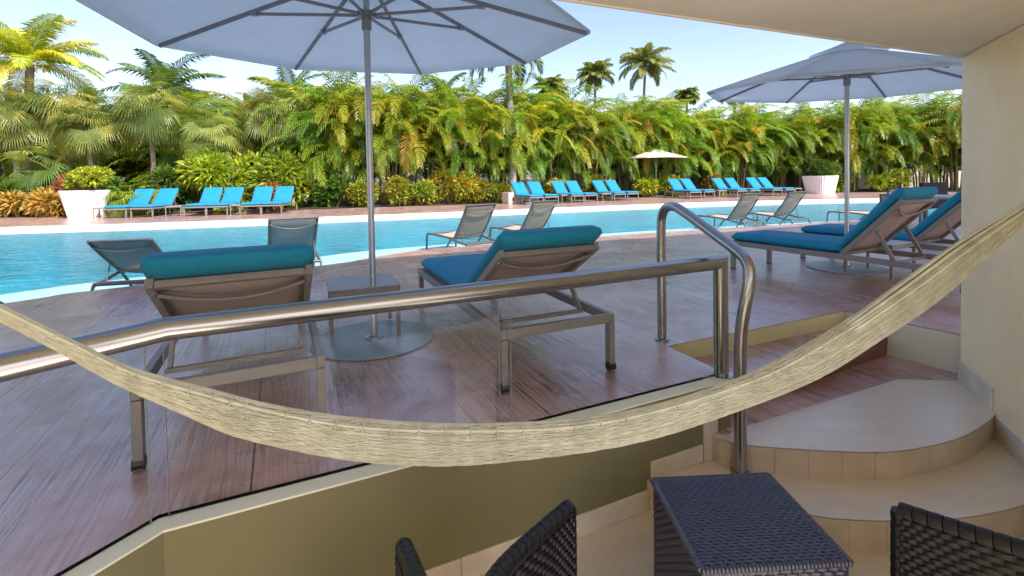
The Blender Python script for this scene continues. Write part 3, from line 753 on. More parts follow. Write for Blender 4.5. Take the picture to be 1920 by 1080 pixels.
# ---------------------------------------------------------------- pool loungers (no cushions)
def make_pool_lounger(label, ang, dark):
    t = empty('pool_lounger', label, 'sun lounger', (0, 0, 0))
    fm = M['frame_dark']; sm = M['mesh_dark'] if dark else M['mesh_taupe']
    W_ = 0.66; hw = W_ / 2; zs = 0.33; r = 0.021; fy = 1.42
    f = MB()
    for sx in (-1, 1):
        x = sx * hw
        f.tube(catmull([(x, fy + 0.02, zs - 0.06), (x, fy - 0.01, zs - 0.012), (x, fy - 0.08, zs), (x, 0.9, zs - 0.005), (x, 0.55, zs - 0.03), (x, 0.25, zs - 0.075), (x, 0.06, zs - 0.09), (x, 0.0, zs - 0.11)], 5), r, 10, sx=0.8)
    f.tube([(-hw, fy + 0.0, zs - 0.012), (hw, fy + 0.0, zs - 0.012)], r * 0.9, 10)
    f.tube([(-hw - 0.01, 0.03, zs - 0.088), (hw + 0.01, 0.03, zs - 0.088)], r * 1.05, 10)
    f.tube([(-hw, 0.55, zs - 0.035), (hw, 0.55, zs - 0.035)], r * 0.7, 8)
    f.build('frame', fm, t, smooth=60)
    for sx in (-1, 1):
        x = sx * hw
        for pts in ([(x, fy + 0.02, zs - 0.05), (x, fy + 0.035, 0.15), (x, fy + 0.045, 0.0)], [(x, 0.02, zs - 0.09), (x, -0.03, 0.15), (x, -0.045, 0.0)], [(x, 0.55, zs - 0.04), (x, 0.72, 0.12), (x, 0.80, 0.0)]):
            l_ = MB(); l_.tube(catmull(pts, 4), r * 0.95, 10, sx=0.75); l_.build('leg', fm, t, smooth=60)
    hy = 0.50; bl = 0.76; A = R(ang)
    s_ = MB(); nx, ny = 6, 8; g = []
    for j in range(ny + 1):
        for i in range(nx + 1):
            u = -1 + 2 * i / nx; y = hy + 0.03 + (fy - 0.02 - hy) * j / ny; g.append((u * (hw - 0.012), y, zs + 0.002 - 0.03 * (1 - u * u) - (0.03 if y < 0.7 else 0) * (0.7 - y) / 0.2))
    s_.add(g, [(j * 7 + i, j * 7 + i + 1, j * 7 + i + 8, j * 7 + i + 7) for j in range(ny) for i in range(nx)])
    so = s_.build('seat_sling', M['mesh_sand'], t, smooth=60); so.modifiers.new('thick', 'SOLIDIFY').thickness = 0.004
    zb = zs - 0.03; bw = hw - 0.03
    def bk(x, s, n): return (x, hy - s * math.cos(A) + n * math.sin(A), zb + s * math.sin(A) + n * math.cos(A))
    b_ = MB()
    for sx in (-1, 1): b_.tube(catmull([bk(sx * bw, 0, 0), bk(sx * bw, bl * 0.5, -0.012), bk(sx * bw, bl, 0.0)], 5), 0.019, 10)
    b_.tube([bk(-bw, bl - 0.005, 0), bk(bw, bl - 0.005, 0)], 0.012, 8); b_.tube([bk(-bw, 0.03, 0), bk(bw, 0.03, 0)], 0.015, 8)
    bo = b_.build('backrest', fm, t, smooth=60)
    s_ = MB(); g = []
    for j in range(ny + 1):
        for i in range(nx + 1):
            u = -1 + 2 * i / nx; s = 0.02 + (bl - 0.02) * j / ny; g.append(bk(u * (bw - 0.006), s, -0.02 * (1 - u * u) * math.sin(PI * min(1, j / ny + 0.15)) - 0.01 * math.sin(PI * j / ny)))
    s_.add(g, [(j * 7 + i, j * 7 + i + 1, j * 7 + i + 8, j * 7 + i + 7) for j in range(ny) for i in range(nx)])
    so = s_.build('sling', sm, bo, smooth=60); so.modifiers.new('thick', 'SOLIDIFY').thickness = 0.003
    for s0, dp in ((bl - 0.09, 0.075), (0.10, 0.05)):
        b2 = MB(); b2.tube([bk(u * bw, s0 - dp * (1 - u * u), -0.02 - 0.03 * (1 - u * u)) for u in [-1 + 2 * i / 12 for i in range(13)]], 0.013 if s0 > 0.3 else 0.01, 8); b2.build('back_brace', fm, bo, smooth=60)
    su = MB()
    for sx in (-1, 1): su.tube([bk(sx * (bw - 0.02), 0.30, -0.015), (sx * (bw - 0.02), hy - 0.30 * math.cos(A) - 0.10, zs - 0.085)], 0.008, 8)
    su.tube([(-bw + 0.02, hy - 0.30 * math.cos(A) - 0.10, zs - 0.088), (bw - 0.02, hy - 0.30 * math.cos(A) - 0.10, zs - 0.088)], 0.009, 8)
    su.build('back_support', fm, t, smooth=60)
    return t
PZ = -0.30
def rear_left(o, x, y, dx, dy):
    d = Vector((dx, dy)).normalized(); rgt = Vector((d.y, -d.x)); p = Vector((x, y)) + rgt * 0.33
    o.location = (p.x, p.y, PZ); o.rotation_euler.z = face_dir(d.x, d.y)
gpl = 'mesh loungers standing in the shallow water'
P1 = make_pool_lounger('slate mesh lounger reclined low in the water at far left', 36, True); rear_left(P1, -4.70, 5.30, -0.22, 0.975); tag(P1, group=gpl)
P2 = make_pool_lounger('slate mesh lounger with a steep back, in the water behind the left teal lounger', 48, True); rear_left(P2, -3.28, 6.36, -0.50, 0.866); tag(P2, group=gpl)
P3 = make_pool_lounger('taupe mesh lounger in the water, nearer of the two beyond the parasol pole', 54, False); rear_left(P3, -0.76, 8.05, -0.62, 0.78); tag(P3, group=gpl)
for lb, x, y, dx, dy in (('taupe mesh lounger in the water, farther of the two beyond the parasol pole', 0.42, 9.0, -0.62, 0.78),
                         ('taupe mesh lounger in the water just right of the step handrail', 5.34, 10.95, -0.42, 0.907),
                         ('taupe mesh lounger in the water left of the second parasol pole', 6.80, 11.6, -0.42, 0.907),
                         ('taupe mesh lounger in the water right of the second parasol pole', 9.25, 11.6, -0.52, 0.854)):
    o = dup(P3, lb); rear_left(o, x, y, dx, dy)

# ---------------------------------------------------------------- side tables
def make_side_table(label):
    t = empty('side_table', label, 'side table')
    w = MB(); h_ = 0.225; zt = 0.345
    w.box((-h_, -h_, zt - 0.012), (h_, h_, zt)); w.build('table_top', M['table_top'], t, bevel=0.003)
    f = MB()
    for s in (-1, 1):
        f.bar((-h_, s * (h_ - 0.014), zt - 0.03), (h_, s * (h_ - 0.014), zt - 0.03), 0.026, 0.034)
        f.bar((s * (h_ - 0.014), -h_ + 0.028, zt - 0.03), (s * (h_ - 0.014), h_ - 0.028, zt - 0.03), 0.026, 0.033)
    f.build('apron', M['frame'], t, bevel=0.002)
    for sx in (-1, 1):
        for sy in (-1, 1):
            l_ = MB(); x, y = sx * (h_ - 0.0145), sy * (h_ - 0.0145); l_.box((x - 0.012, y - 0.012, 0), (x + 0.012, y + 0.012, zt - 0.048)); l_.build('leg', M['frame'], t)
    return t
T1 = make_side_table('low grey side table standing on the round base of the big parasol'); T1.location = (-1.055, 3.31, 0.012); T1.rotation_euler.z = math.atan2(0.161, 0.393)
dup(T1, 'low grey side table between the two teal loungers by the second parasol', (3.80, 4.93, 0.0), math.atan2(0.205, 0.414))
for x, y, lb in ((-13.5, 15.75, 'small low table wedged beside the white planter at far left'), (-11.25, 15.9, 'small low table between the first and second left lounger pairs'), (-9.3, 16.2, 'small low table between the second and third left lounger pairs'),
                 (2.25, 20.5, 'small low table between the two lounger pairs nearest the concrete box'), (4.15, 21.4, 'small low table between the second and third right lounger pairs'), (10.1, 23.2, 'small low table to the right of the lounger pair past the white parasol'), (14.6, 24.6, 'small low table beside the right-hand ribbed planter')):
    dup(T1, lb, (x, y, 0), 0.35, 'low tables between the far loungers')

# ---------------------------------------------------------------- parasols
def make_parasol(label, loc, Rr, ze, zh, zr, a0, tilt, mcan, pole_r, base=True, group=None):
    t = empty('parasol', label, 'parasol', loc, 0, group)
    if base:
        b = MB(); b.lathe([(0.385, 0.0), (0.392, 0.006), (0.392, 0.011), (0.386, 0.0125), (0.02, 0.0128)], 64); b.build('base_plate', M['base_plate'], t, smooth=35)
        b = MB(); b.lathe([(0.062, 0.0128), (0.062, 0.022), (0.04, 0.026), (0.028, 0.03)], 32); b.build('flange', M['alu'], t, smooth=35)
        b = MB(); b.lathe([(pole_r * 1.18, 0.026), (pole_r * 1.18, 0.33), (pole_r * 1.02, 0.335)], 28); b.build('sleeve', M['alu'], t, smooth=35)
        b = MB(); b.tube([(pole_r, 0, 0.22), (pole_r + 0.045, 0, 0.22)], 0.006, 8)
        for k_ in range(3): b.tube([(pole_r + 0.045, 0, 0.22), (pole_r + 0.05, 0.024 * math.cos(k_ * 2.09), 0.22 + 0.024 * math.sin(k_ * 2.09))], 0.006, 8)
        b.build('locking_knob', M['alu'], t, smooth=40)
    p = MB(); p.tube([(0, 0, 0.02), (0, 0, zh - 0.02)], pole_r, 24); p.build('pole', M['alu'], t, smooth=40)
    top = bpy.data.objects.new('canopy_frame', None)
    Tm = Matrix.Rotation(tilt, 3, Vector((1, 0, 0)))
    def tp(v): q = Tm @ (Vector(v) - Vector((0, 0, zh))); return q + Vector((0, 0, zh))
    n8 = 8; K = 10; J = 8
    def edge(a, r, z):
        return (r * math.cos(a), r * math.sin(a), z)
    def surf(f, j, dz=0.0):
        """f 0..8 round, j 0..1 out"""
        i = int(f) % n8; u = f - int(f); a1 = a0 + 2 * PI * i / 8; a2 = a1 + 2 * PI / 8
        p = Vector(edge(a1, Rr * j, 0)).lerp(Vector(edge(a2, Rr * j, 0)), u)
        z = zh + 0.035 - (zh + 0.035 - ze - 0.01) * (j ** 1.06) - 0.05 * math.sin(PI * u) * j * (1 - j) * 1.6
        return tp((p.x, p.y, z + dz))
    c = MB(); vs = []
    for j in range(J + 1):
        for f in range(n8 * K): vs.append(surf(f / K, 0.10 + 0.90 * j / J))
    m_ = n8 * K
    c.add(vs, [(j * m_ + f, j * m_ + (f + 1) % m_, (j + 1) * m_ + (f + 1) % m_, (j + 1) * m_ + f) for j in range(J) for f in range(m_)])
    # hem hanging 3 cm
    e0 = [surf(f / K, 1.0) for f in range(m_)]; e1 = [v + Vector((0, 0, -0.022)) for v in e0]
    c.add(e0 + e1, [(f, (f + 1) % m_, m_ + (f + 1) % m_, m_ + f) for f in range(m_)])
    co_ = c.build('canopy', mcan, t, smooth=7); co_.modifiers.new('thick', 'SOLIDIFY').thickness = 0.003
    v = MB(); vs = []
    for j in range(4):
        for f in range(n8 * K):
            jj = 0.02 + 0.24 * j / 3; q = surf(f / K, jj); lift = 0.05 - 0.028 * (jj / 0.26) + 0.012 * abs(math.sin(PI * (f / K)))
            vs.append(q + Vector((0, 0, lift)))
    v.add(vs, [(j * m_ + f, j * m_ + (f + 1) % m_, (j + 1) * m_ + (f + 1) % m_, (j + 1) * m_ + f) for j in range(3) for f in range(m_)] + [tuple(range(m_))])
    vo = v.build('vent_cap', mcan, co_, smooth=40)
    hb = MB(); hb.lathe([(0.03, zh - 0.05), (0.055, zh - 0.045), (0.055, zh + 0.0), (0.03, zh + 0.01)], 24); hb.build('hub', M['rib'], t, smooth=35)
    rn = MB(); rn.lathe([(pole_r + 0.004, zr - 0.10), (pole_r + 0.010, zr - 0.098), (pole_r + 0.010, zr - 0.02), (0.06, zr - 0.015), (0.06, zr + 0.02), (pole_r + 0.006, zr + 0.024)], 24); rn.build('runner', M['rib'], t, smooth=35)
    for i in range(8):
        a = a0 + 2 * PI * i / 8
        pts = [tp((Rr * j * math.cos(a), Rr * j * math.sin(a), zh + 0.02 - (zh + 0.035 - ze - 0.01) * (j ** 1.06) - 0.012)) for j in (0.035, 0.3, 0.52, 0.75, 0.985)]
        rb = MB()
        for p0, p1 in zip(pts, pts[1:]): rb.bar(p0, p1, 0.018, 0.026)
        ro = rb.build('rib', M['rib'], t, bevel=0.002)
        s_ = MB(); q = pts[2] + Vector((0, 0, -0.018)); s_.bar((0.05 * math.cos(a), 0.05 * math.sin(a), zr), q, 0.013, 0.02)
        s_.bar(pts[2] - Vector((0, 0, 0.03)), pts[2] + Vector((0, 0, 0.004)), 0.034, 0.045, (math.cos(a), math.sin(a), 0)); s_.build('strut', M['rib'], ro, bevel=0.002)
    return t
make_parasol('big blue grey parasol on a round base between the two front loungers', (-0.935, 3.15, 0.0), 1.46, 1.995, 2.40, 2.14, R(-3), R(3.6), M['canopy'], 0.021)
make_parasol('blue grey parasol at right, partly hidden by the cream wall', (3.696, 5.257, 0.0), 1.47, 1.985, 2.40, 2.11, R(-7), R(3.2), M['canopy'], 0.023)
make_parasol('small white parasol in front of the far palm hedge', (7.62, 25.2, 0.03), 1.62, 1.98, 2.42, 2.05, R(10), 0, M['canopy_white'], 0.025)

# ---------------------------------------------------------------- wicker
def weave(mb, P, Nf, nu, nv, h=0.004, gap=0.10):
    """brick-offset woven strands: one small pillow per visible strand, u across, v along rows"""
    for j in range(nv):
        o = 0.5 if j % 2 else 0.0
        for i in range(-1, nu):
            u0 = max(0, (i + o) / nu); u1 = min(1, (i + o + 1) / nu)
            if u1 - u0 < 0.2 / nu: continue
            du = (u1 - u0) * 0.07; v0 = (j + gap) / nv; v1 = (j + 1 - gap) / nv
            us = [u0 + du, u0 + (u1 - u0) * 0.28, u0 + (u1 - u0) * 0.72, u1 - du]; hs = [0.0, 0.9, 0.9, 0.0]
            vv = [v0, (v0 + v1) / 2, v1]; hv = [0.35, 1.0, 0.35]
            vs = []
            for b_, hb in zip(vv, hv):
                for a_, ha in zip(us, hs): vs.append(P(a_, b_) + Nf(a_, b_) * h * (ha * hb + 0.08))
            mb.add(vs, [(r * 4 + c, r * 4 + c + 1, r * 4 + c + 5, r * 4 + c + 4) for r in range(2) for c in range(3)])
def wicker_table():
    t = empty('wicker_table', 'square dark wicker side table between the two wicker chairs', 'side table', (0.755, 1.595, FZ), math.atan2(0.02, 0.46))
    h_, d_, z = 0.228, 0.212, 0.418
    b = MB(); b.box((-h_ + 0.004, -d_ + 0.004, 0.03), (h_ - 0.004, d_ - 0.004, z - 0.004)); b.build('body', M['wicker'], t)
    tp_ = MB(); weave(tp_, lambda u, v: Vector((-h_ + 0.012 + (2 * h_ - 0.024) * u, -d_ + 0.012 + (2 * d_ - 0.024) * v, z - 0.004)), lambda u, v: Vector((0, 0, 1)), 14, 31, 0.0046)
    tp_.build('woven_top', M['wicker'], t, smooth=50, fix=False)
    for nm, P, Nn in (('woven_side', lambda u, v: Vector((-h_ + 0.006 + (2 * h_ - 0.012) * u, -d_ + 0.004, 0.03 + (z - 0.05) * v)), Vector((0, -1, 0))),
                      ('woven_side', lambda u, v: Vector((h_ - 0.006 - (2 * h_ - 0.012) * u, d_ - 0.004, 0.03 + (z - 0.05) * v)), Vector((0, 1, 0))),
                      ('woven_side', lambda u, v: Vector((-h_ + 0.004, d_ - 0.006 - (2 * d_ - 0.012) * u, 0.03 + (z - 0.05) * v)), Vector((-1, 0, 0))),
                      ('woven_side', lambda u, v: Vector((h_ - 0.004, -d_ + 0.006 + (2 * d_ - 0.012) * u, 0.03 + (z - 0.05) * v)), Vector((1, 0, 0)))):
        s_ = MB(); weave(s_, P, lambda u, v, Nn=Nn: Nn, 12, 26, 0.006); s_.build(nm, M['wicker'], t, smooth=50, fix=False)
    e = MB(); zc = z - 0.009
    cs = [(-h_, -d_), (h_, -d_), (h_, d_), (-h_, d_)]
    for i in range(4):
        a, b2 = cs[i], cs[(i + 1) % 4]; L_ = math.hypot(b2[0] - a[0], b2[1] - a[1]); k_ = int(L_ / 0.0115)
        for q in range(k_):      # wrapped edge
            u0 = (q + 0.06) / k_; u1 = (q + 0.94) / k_
            p0 = Vector((a[0] + (b2[0] - a[0]) * u0, a[1] + (b2[1] - a[1]) * u0, zc)); p1 = Vector((a[0] + (b2[0] - a[0]) * u1, a[1] + (b2[1] - a[1]) * u1, zc))
            pm = (p0 + p1) / 2; e.tube([p0, p0.lerp(p1, 0.2), pm, p0.lerp(p1, 0.8), p1], 0.01, 10, True, [0.0085, 0.0098, 0.0103, 0.0098, 0.0085])
    e.build('edge_binding', M['wicker'], t, smooth=60)
    for sx in (-1, 1):
        for sy in (-1, 1):
            l_ = MB(); l_.lathe([(0.016, 0), (0.018, 0.035)], 12, (sx * (h_ - 0.03), sy * (d_ - 0.03), 0)); l_.build('foot', M['black'], t, smooth=40)
wicker_table()

def wicker_chair(label):
    """tub chair with a wrap-round woven back whose arms open forward; origin on the floor under the left arm tip"""
    O = Vector((-0.306, 1.255, FZ))
    t = empty('wicker_chair', label, 'armchair', O)
    ctl = [(-0.306, 1.255, 0.07), (-0.255, 1.135, 0.105), (-0.205, 0.99, 0.165), (-0.165, 0.86, 0.215), (-0.11, 0.80, 0.235), (-0.10, 0.82, 0.225), (-0.085, 0.93, 0.19), (-0.03, 1.125, 0.12), (0.075, 1.30, 0.078), (0.155, 1.415, 0.056)]
    C = [p - O for p in catmull(ctl, 10)]; n = len(C)
    def at(u):
        x = u * (n - 1); i = min(n - 2, int(x)); p = C[i].lerp(C[i + 1], x - i); d = (C[i + 1] - C[i]); d = Vector((d.x, d.y, 0)).normalized()
        return p, Vector((d.y, -d.x, 0))
    th = 0.021; zb = 0.10
    for nm, sgn in (('woven_outside', 1), ('woven_inside', -1)):
        def P(u, v, sgn=sgn):
            p, nn = at(u); return Vector((p.x, p.y, 0)) - nn * 0 + (nn * -1 * sgn) * -th * 0 + nn * (-sgn) * th * -1 * 0 + nn * (th * sgn) + Vector((0, 0, zb + (p.z - 0.012 - zb) * v))
        s_ = MB(); weave(s_, P, lambda u, v, sgn=sgn: at(u)[1] * sgn, 42, 29, 0.0055)
        # backing so that nothing shows through
        g = []
        for j in range(9):
            for i in range(61): g.append(P(i / 60, j / 8) - at(i / 60)[1] * sgn * 0.001)
        s_.add(g, [(j * 61 + i, j * 61 + i + 1, j * 61 + i + 62, j * 61 + i + 61) for j in range(8) for i in range(60)])
        s_.build(nm, M['wicker_black'], t, smooth=50, fix=False)
    e = MB(); k_ = 110     # wrapped rim over the top and down both arm fronts
    path = [Vector((C[0].x, C[0].y, zb + (C[0].z - zb) * j / 14)) for j in range(15)] + C + [Vector((C[-1].x, C[-1].y, zb + (C[-1].z - zb) * (14 - j) / 14)) for j in range(15)]
    Ls = [0]
    for a, b in zip(path, path[1:]): Ls.append(Ls[-1] + (b - a).length)
    def pth(s):
        for i in range(len(path) - 1):
            if Ls[i + 1] >= s: return path[i].lerp(path[i + 1], (s - Ls[i]) / max(1e-6, Ls[i + 1] - Ls[i]))
        return path[-1]
    s = 0; w_ = 0.034
    while s < Ls[-1] - w_:
        q = [pth(s + w_ * x) for x in (0.05, 0.3, 0.7, 0.97)]; e.tube(q, 0.022, 12, True, [0.0225, 0.0235, 0.0235, 0.0225]); s += w_
    e.build('rim_binding', M['wicker_black'], t, smooth=60)
    inner_ = [at(i / 40)[0] + at(i / 40)[1] * 0 for i in range(41)]
    cx = sum(p.x for p in inner_) / 41; cy = sum(p.y for p in inner_) / 41
    se = MB(); se.prism([(cx + (p.x - cx) * 0.93, cy + (p.y - cy) * 0.93) for p in inner_], 0.17, 0.21); se.build('seat', M['wicker_black'], t, bevel=0.008)
    fr2 = MB(); fr2.bar((C[0].x, C[0].y, 0.165), (C[-1].x, C[-1].y, 0.165), 0.03, 0.09); fr2.build('front_rail', M['wicker_black'], t, bevel=0.006)
    for p in (C[0], C[-1], at(0.42)[0], at(0.6)[0]):
        l_ = MB(); l_.lathe([(0.014, 0), (0.018, 0.11)], 12, (p.x, p.y, 0)); l_.build('leg', M['wicker_black'], t, smooth=40)
    return t
WC = wicker_chair('dark wicker armchair in front of the shaded yellow wall, left of the wicker table')
dup(WC, 'dark wicker armchair at the bottom right, in front of the tiled steps', (1.588, 1.22, FZ), scale=(-1, 1, 1))

# ---------------------------------------------------------------- dark sofa and table beyond the second parasol
sf = empty('sling_sofa', 'dark sling sofa back showing behind the half hidden teal lounger', 'sofa', (7.85, 8.9, 0), face_dir(-0.45, 0.89))
b = MB(); b.box((-0.48, -0.05, 0.38), (0.48, 0.0, 0.86)); b.build('backrest', M['dark_sling'], sf, bevel=0.02)
b = MB(); b.box((-0.46, 0.002, 0.36), (0.46, 0.62, 0.46)); b.build('seat', M['dark_sling'], sf, bevel=0.02)
for sx in (-1, 1):
    b = MB(); b.bar((sx * 0.50, -0.05, 0.62), (sx * 0.50, 0.62, 0.62), 0.04, 0.04); b.build('armrest', M['frame_dark'], sf, bevel=0.006)
    for y in (-0.03, 0.60):
        b = MB(); b.bar((sx * 0.50, y, 0), (sx * 0.50, y, 0.60), 0.035, 0.035, (0, 1, 0)); b.build('leg', M['frame_dark'], sf)
dt = empty('patio_table', 'pale topped patio table with dark legs behind the half hidden lounger', 'table', (6.15, 6.75, 0), face_dir(-0.45, 0.89))
b = MB(); b.box((-0.45, -0.45, 0.68), (0.45, 0.45, 0.71)); b.build('table_top', M['table_top'], dt, bevel=0.004)
for sx in (-1, 1):
    for sy in (-1, 1):
        b = MB(); b.box((sx * 0.40 - 0.025, sy * 0.40 - 0.025, 0), (sx * 0.40 + 0.025, sy * 0.40 + 0.025, 0.679)); b.build('leg', M['frame_dark'], dt)

# ---------------------------------------------------------------- planters and box
def planter(label, loc, rz, rt, rb, h, nfl=44, ex=3.2):
    t = empty('ribbed_planter', label, 'planter', loc, rz)
    mb = MB(); n = nfl * 6; prof = [(rb, 0.0), (rb + (rt - rb) * 0.5, h * 0.5), (rt, h), (rt * 0.93, h), (rt * 0.9, h - 0.1)]
    vs = []
    for i, (r, z) in enumerate(prof):
        for k_ in range(n):
            a = 2 * PI * k_ / n; c, s = math.cos(a), math.sin(a)
            rad = r * (abs(c) ** ex + abs(s) ** ex) ** (-1 / ex)
            if i < 3: rad *= 1 - 0.035 * (0.5 + 0.5 * math.cos(nfl * a)) ** 2
            vs.append((rad * c, rad * s, z))
    mb.add(vs, [(i * n + k_, i * n + (k_ + 1) % n, (i + 1) * n + (k_ + 1) % n, (i + 1) * n + k_) for i in range(4) for k_ in range(n)])
    mb.build('tub', M['planter'], t, smooth=35)
    s_ = MB(); s_.lathe([(rt * 0.93, h - 0.09), (0.01, h - 0.06)], 32, cap=False); s_.build('soil', M['soil'], t)
    return t
planter('big white ribbed planter at the left end of the lounger row', (-14.45, 16.15, 0), 0.6, 0.66, 0.46, 0.91)
planter('white ribbed planter at the right end of the lounger row, in shade', (16.55, 25.6, 0), 0.35, 0.75, 0.58, 0.95)
bx = empty('concrete_box', 'pale concrete box with a dark slot at the end of the lounger row', 'box', (-0.05, 20.35, 0), 0.5)
b = MB(); b.box((-0.28, -0.3, 0), (0.28, 0.3, 0.48)); b.build('body', M['box'], bx, bevel=0.015)
b = MB(); b.box((-0.10, -0.304, 0.12), (-0.02, -0.3005, 0.27)); b.build('slot', M['black'], bx)

# ---------------------------------------------------------------- plants
rng = random.Random(11)
def jit(c, v):
    f = 1 + rng.uniform(-v, v); return tuple(max(0.003, x * f) for x in c)
def frond(mb, base, az, el, L, n, ll, lw, droop, col, vee=0.25, hang=0.5, t0=0.12):
    """pinnate frond: arched rachis with leaflets on both sides"""
    seg = 9; P = [Vector(base)]; D = []
    for i in range(seg):
        t = (i + 0.5) / seg; e = el - droop * t ** 1.25
        d = Vector((math.cos(az) * math.cos(e), math.sin(az) * math.cos(e), math.sin(e))); D.append(d); P.append(P[-1] + d * (L / seg))
    mb.col = jit(tuple(c * 0.9 for c in col), 0.1)
    mb.tube(P, 0.012, 3, False, [0.016 * (1 - 0.75 * i / seg) for i in range(seg + 1)])
    sd = Vector((-math.sin(az), math.cos(az), 0))
    for i in range(n):
        t = t0 + (1 - t0) * (i + 0.5) / n; x = t * seg; k_ = min(seg - 1, int(x)); p = P[k_].lerp(P[k_ + 1], x - k_); d = D[k_]
        up = sd.cross(d) * -1 if False else d.cross(sd)
        if up.z < 0: up = -up
        prof = math.sin(PI * min(1, 0.14 + 0.82 * t)) ** 0.6
        for s in (-1, 1):
            l_ = ll * prof * rng.uniform(0.85, 1.12)
            dr = (d * (0.45 + 0.5 * t) + sd * s * (1.0 - 0.35 * t) + up * vee).normalized()
            d2 = (dr + Vector((0, 0, -hang * rng.uniform(0.6, 1.5)))).normalized()
            wv = d * (lw / 2)
            m_ = p + dr * l_ * 0.5; tip = m_ + d2 * l_ * 0.5
            mb.col = jit(col, 0.18)
            mb.add([p - wv * 0.6, p + wv * 0.6, m_ + wv, m_ - wv, tip], [(0, 1, 2, 3), (3, 2, 4)])
ARE = [(0.115, 0.185, 0.018), (0.085, 0.155, 0.018), (0.155, 0.205, 0.018), (0.06, 0.12, 0.018), (0.20, 0.205, 0.02)]
def make_areca(label, group, h, seed, nst=9, yel=0.15):
    rng.seed(seed)
    t = empty('areca_palm', label, 'palm', (0, 0, 0), 0, group)
    st = MB(); cr = MB()
    for i in range(nst):
        a = 2 * PI * i / nst + rng.uniform(-0.4, 0.4); r0 = rng.uniform(0.1, 0.45); lean = rng.uniform(0.05, 0.22)
        hs = h * rng.uniform(0.36, 0.62); b = Vector((r0 * math.cos(a), r0 * math.sin(a), 0))
        pts = [b + Vector((math.cos(a) * lean * hs * (q / 4) ** 1.5, math.sin(a) * lean * hs * (q / 4) ** 1.5, hs * q / 4)) for q in range(5)]
        st.tube(pts, 0.04, 6, False, [0.045, 0.04, 0.038, 0.036, 0.04])
        top = pts[-1]; nf = rng.randint(6, 8)
        for f in range(nf):
            az = a + 2 * PI * f / nf + rng.uniform(-0.5, 0.5)
            el = rng.uniform(0.75, 1.4) if f % 3 else rng.uniform(0.25, 0.7)
            c = rng.choice(ARE)
            if rng.random() < yel: c = rng.choice([(0.27, 0.235, 0.03), (0.24, 0.16, 0.035), (0.23, 0.23, 0.03), (0.23, 0.23, 0.03)])
            frond(cr, top + Vector((0, 0, rng.uniform(-0.35, 0.05))), az, el, h * rng.uniform(0.40, 0.54), 22, 0.58, 0.058, rng.uniform(1.2, 2.1), c, 0.2, 0.75)
        for f in range(3):   # low fronds that hang over the canes
            az = a + rng.uniform(-1.5, 1.5); frond(cr, pts[2] + Vector((0, 0, rng.uniform(-0.3, 0.5))), az, rng.uniform(0.4, 1.1), h * rng.uniform(0.28, 0.4), 18, 0.5, 0.055, rng.uniform(1.4, 2.3), rng.choice(ARE[1:4]), 0.15, 0.9)
    st.build('trunk', M['cane'], t, smooth=80, fix=False)
    cr.build('crown', M['leaf'], t, colors=True, fix=False)
    return t
lb_f = 'areca palm with arching yellow green fronds in the front row of the tall hedge'
lb_b = 'areca palm in the back row of the tall hedge, only its topmost fronds showing'
g_f, g_b = 'areca palms in the front row of the hedge', 'areca palms in the back row of the hedge'
are = [make_areca(lb_f, g_f, 5.0, 31 + i, 9, (0.08, 0.2, 0.14, 0.28)[i]) for i in range(4)]
def on_poly(pl, s):
    for a, b in zip(pl, pl[1:]):
        L = math.hypot(b[0] - a[0], b[1] - a[1])
        if s <= L: return (a[0] + (b[0] - a[0]) * s / L, a[1] + (b[1] - a[1]) * s / L)
        s -= L
    return pl[-1]
hl = [(-8.3, 20.3), (-6.0, 20.9), (-0.25, 22.8), (7.9, 26.8), (16.2, 28.3), (21.5, 27.6), (27, 25.0)]
rng2 = random.Random(5)
i = 0; s = 0.0; used = set()
while s < 37.5:
    x, y = on_poly(hl, s); k_ = i % 4; sc = rng2.uniform(0.9, 1.1); rz = rng2.uniform(0, 6.28)
    base_h = 1.27 if s < 10 else (1.27 if s < 19 else 1.2)
    if k_ not in used:
        o = are[k_]; used.add(k_)
    else:
        o = dup(are[k_], lb_f, group=g_f)
    o.location = (x + rng2.uniform(-0.3, 0.3), y + rng2.uniform(-0.35, 0.35), 0.02); o.rotation_euler.z = rz; o.scale = (sc, sc, sc * base_h)
    s += rng2.uniform(1.25, 1.7); i += 1
hl2 = [(x - 0.3, y + 2.0) for x, y in hl]; s = 0.6
while s < 37.5:
    x, y = on_poly(hl2, s); sc = rng2.uniform(0.98, 1.22)
    o = dup(are[rng2.randrange(4)], lb_b, (x, y + rng2.uniform(-0.3, 0.4), 0.02), rng2.uniform(0, 6.28), g_b); o.scale = (sc, sc, sc * 1.14)
    s += rng2.uniform(1.25, 1.75)

lb_l = 'areca palm in the shadowy thicket at left, behind the fan palms'
for q in range(16):
    o = dup(are[q % 4], lb_l, (-27.5 + q * 1.25 + rng2.uniform(-0.4, 0.4), 22.6 + (q % 3) * 1.2, 0.02), rng2.uniform(0, 6.28), 'areca palms in the thicket behind the fan palms'); sc = rng2.uniform(1.1, 1.3); o.scale = (sc, sc, sc * 1.08)

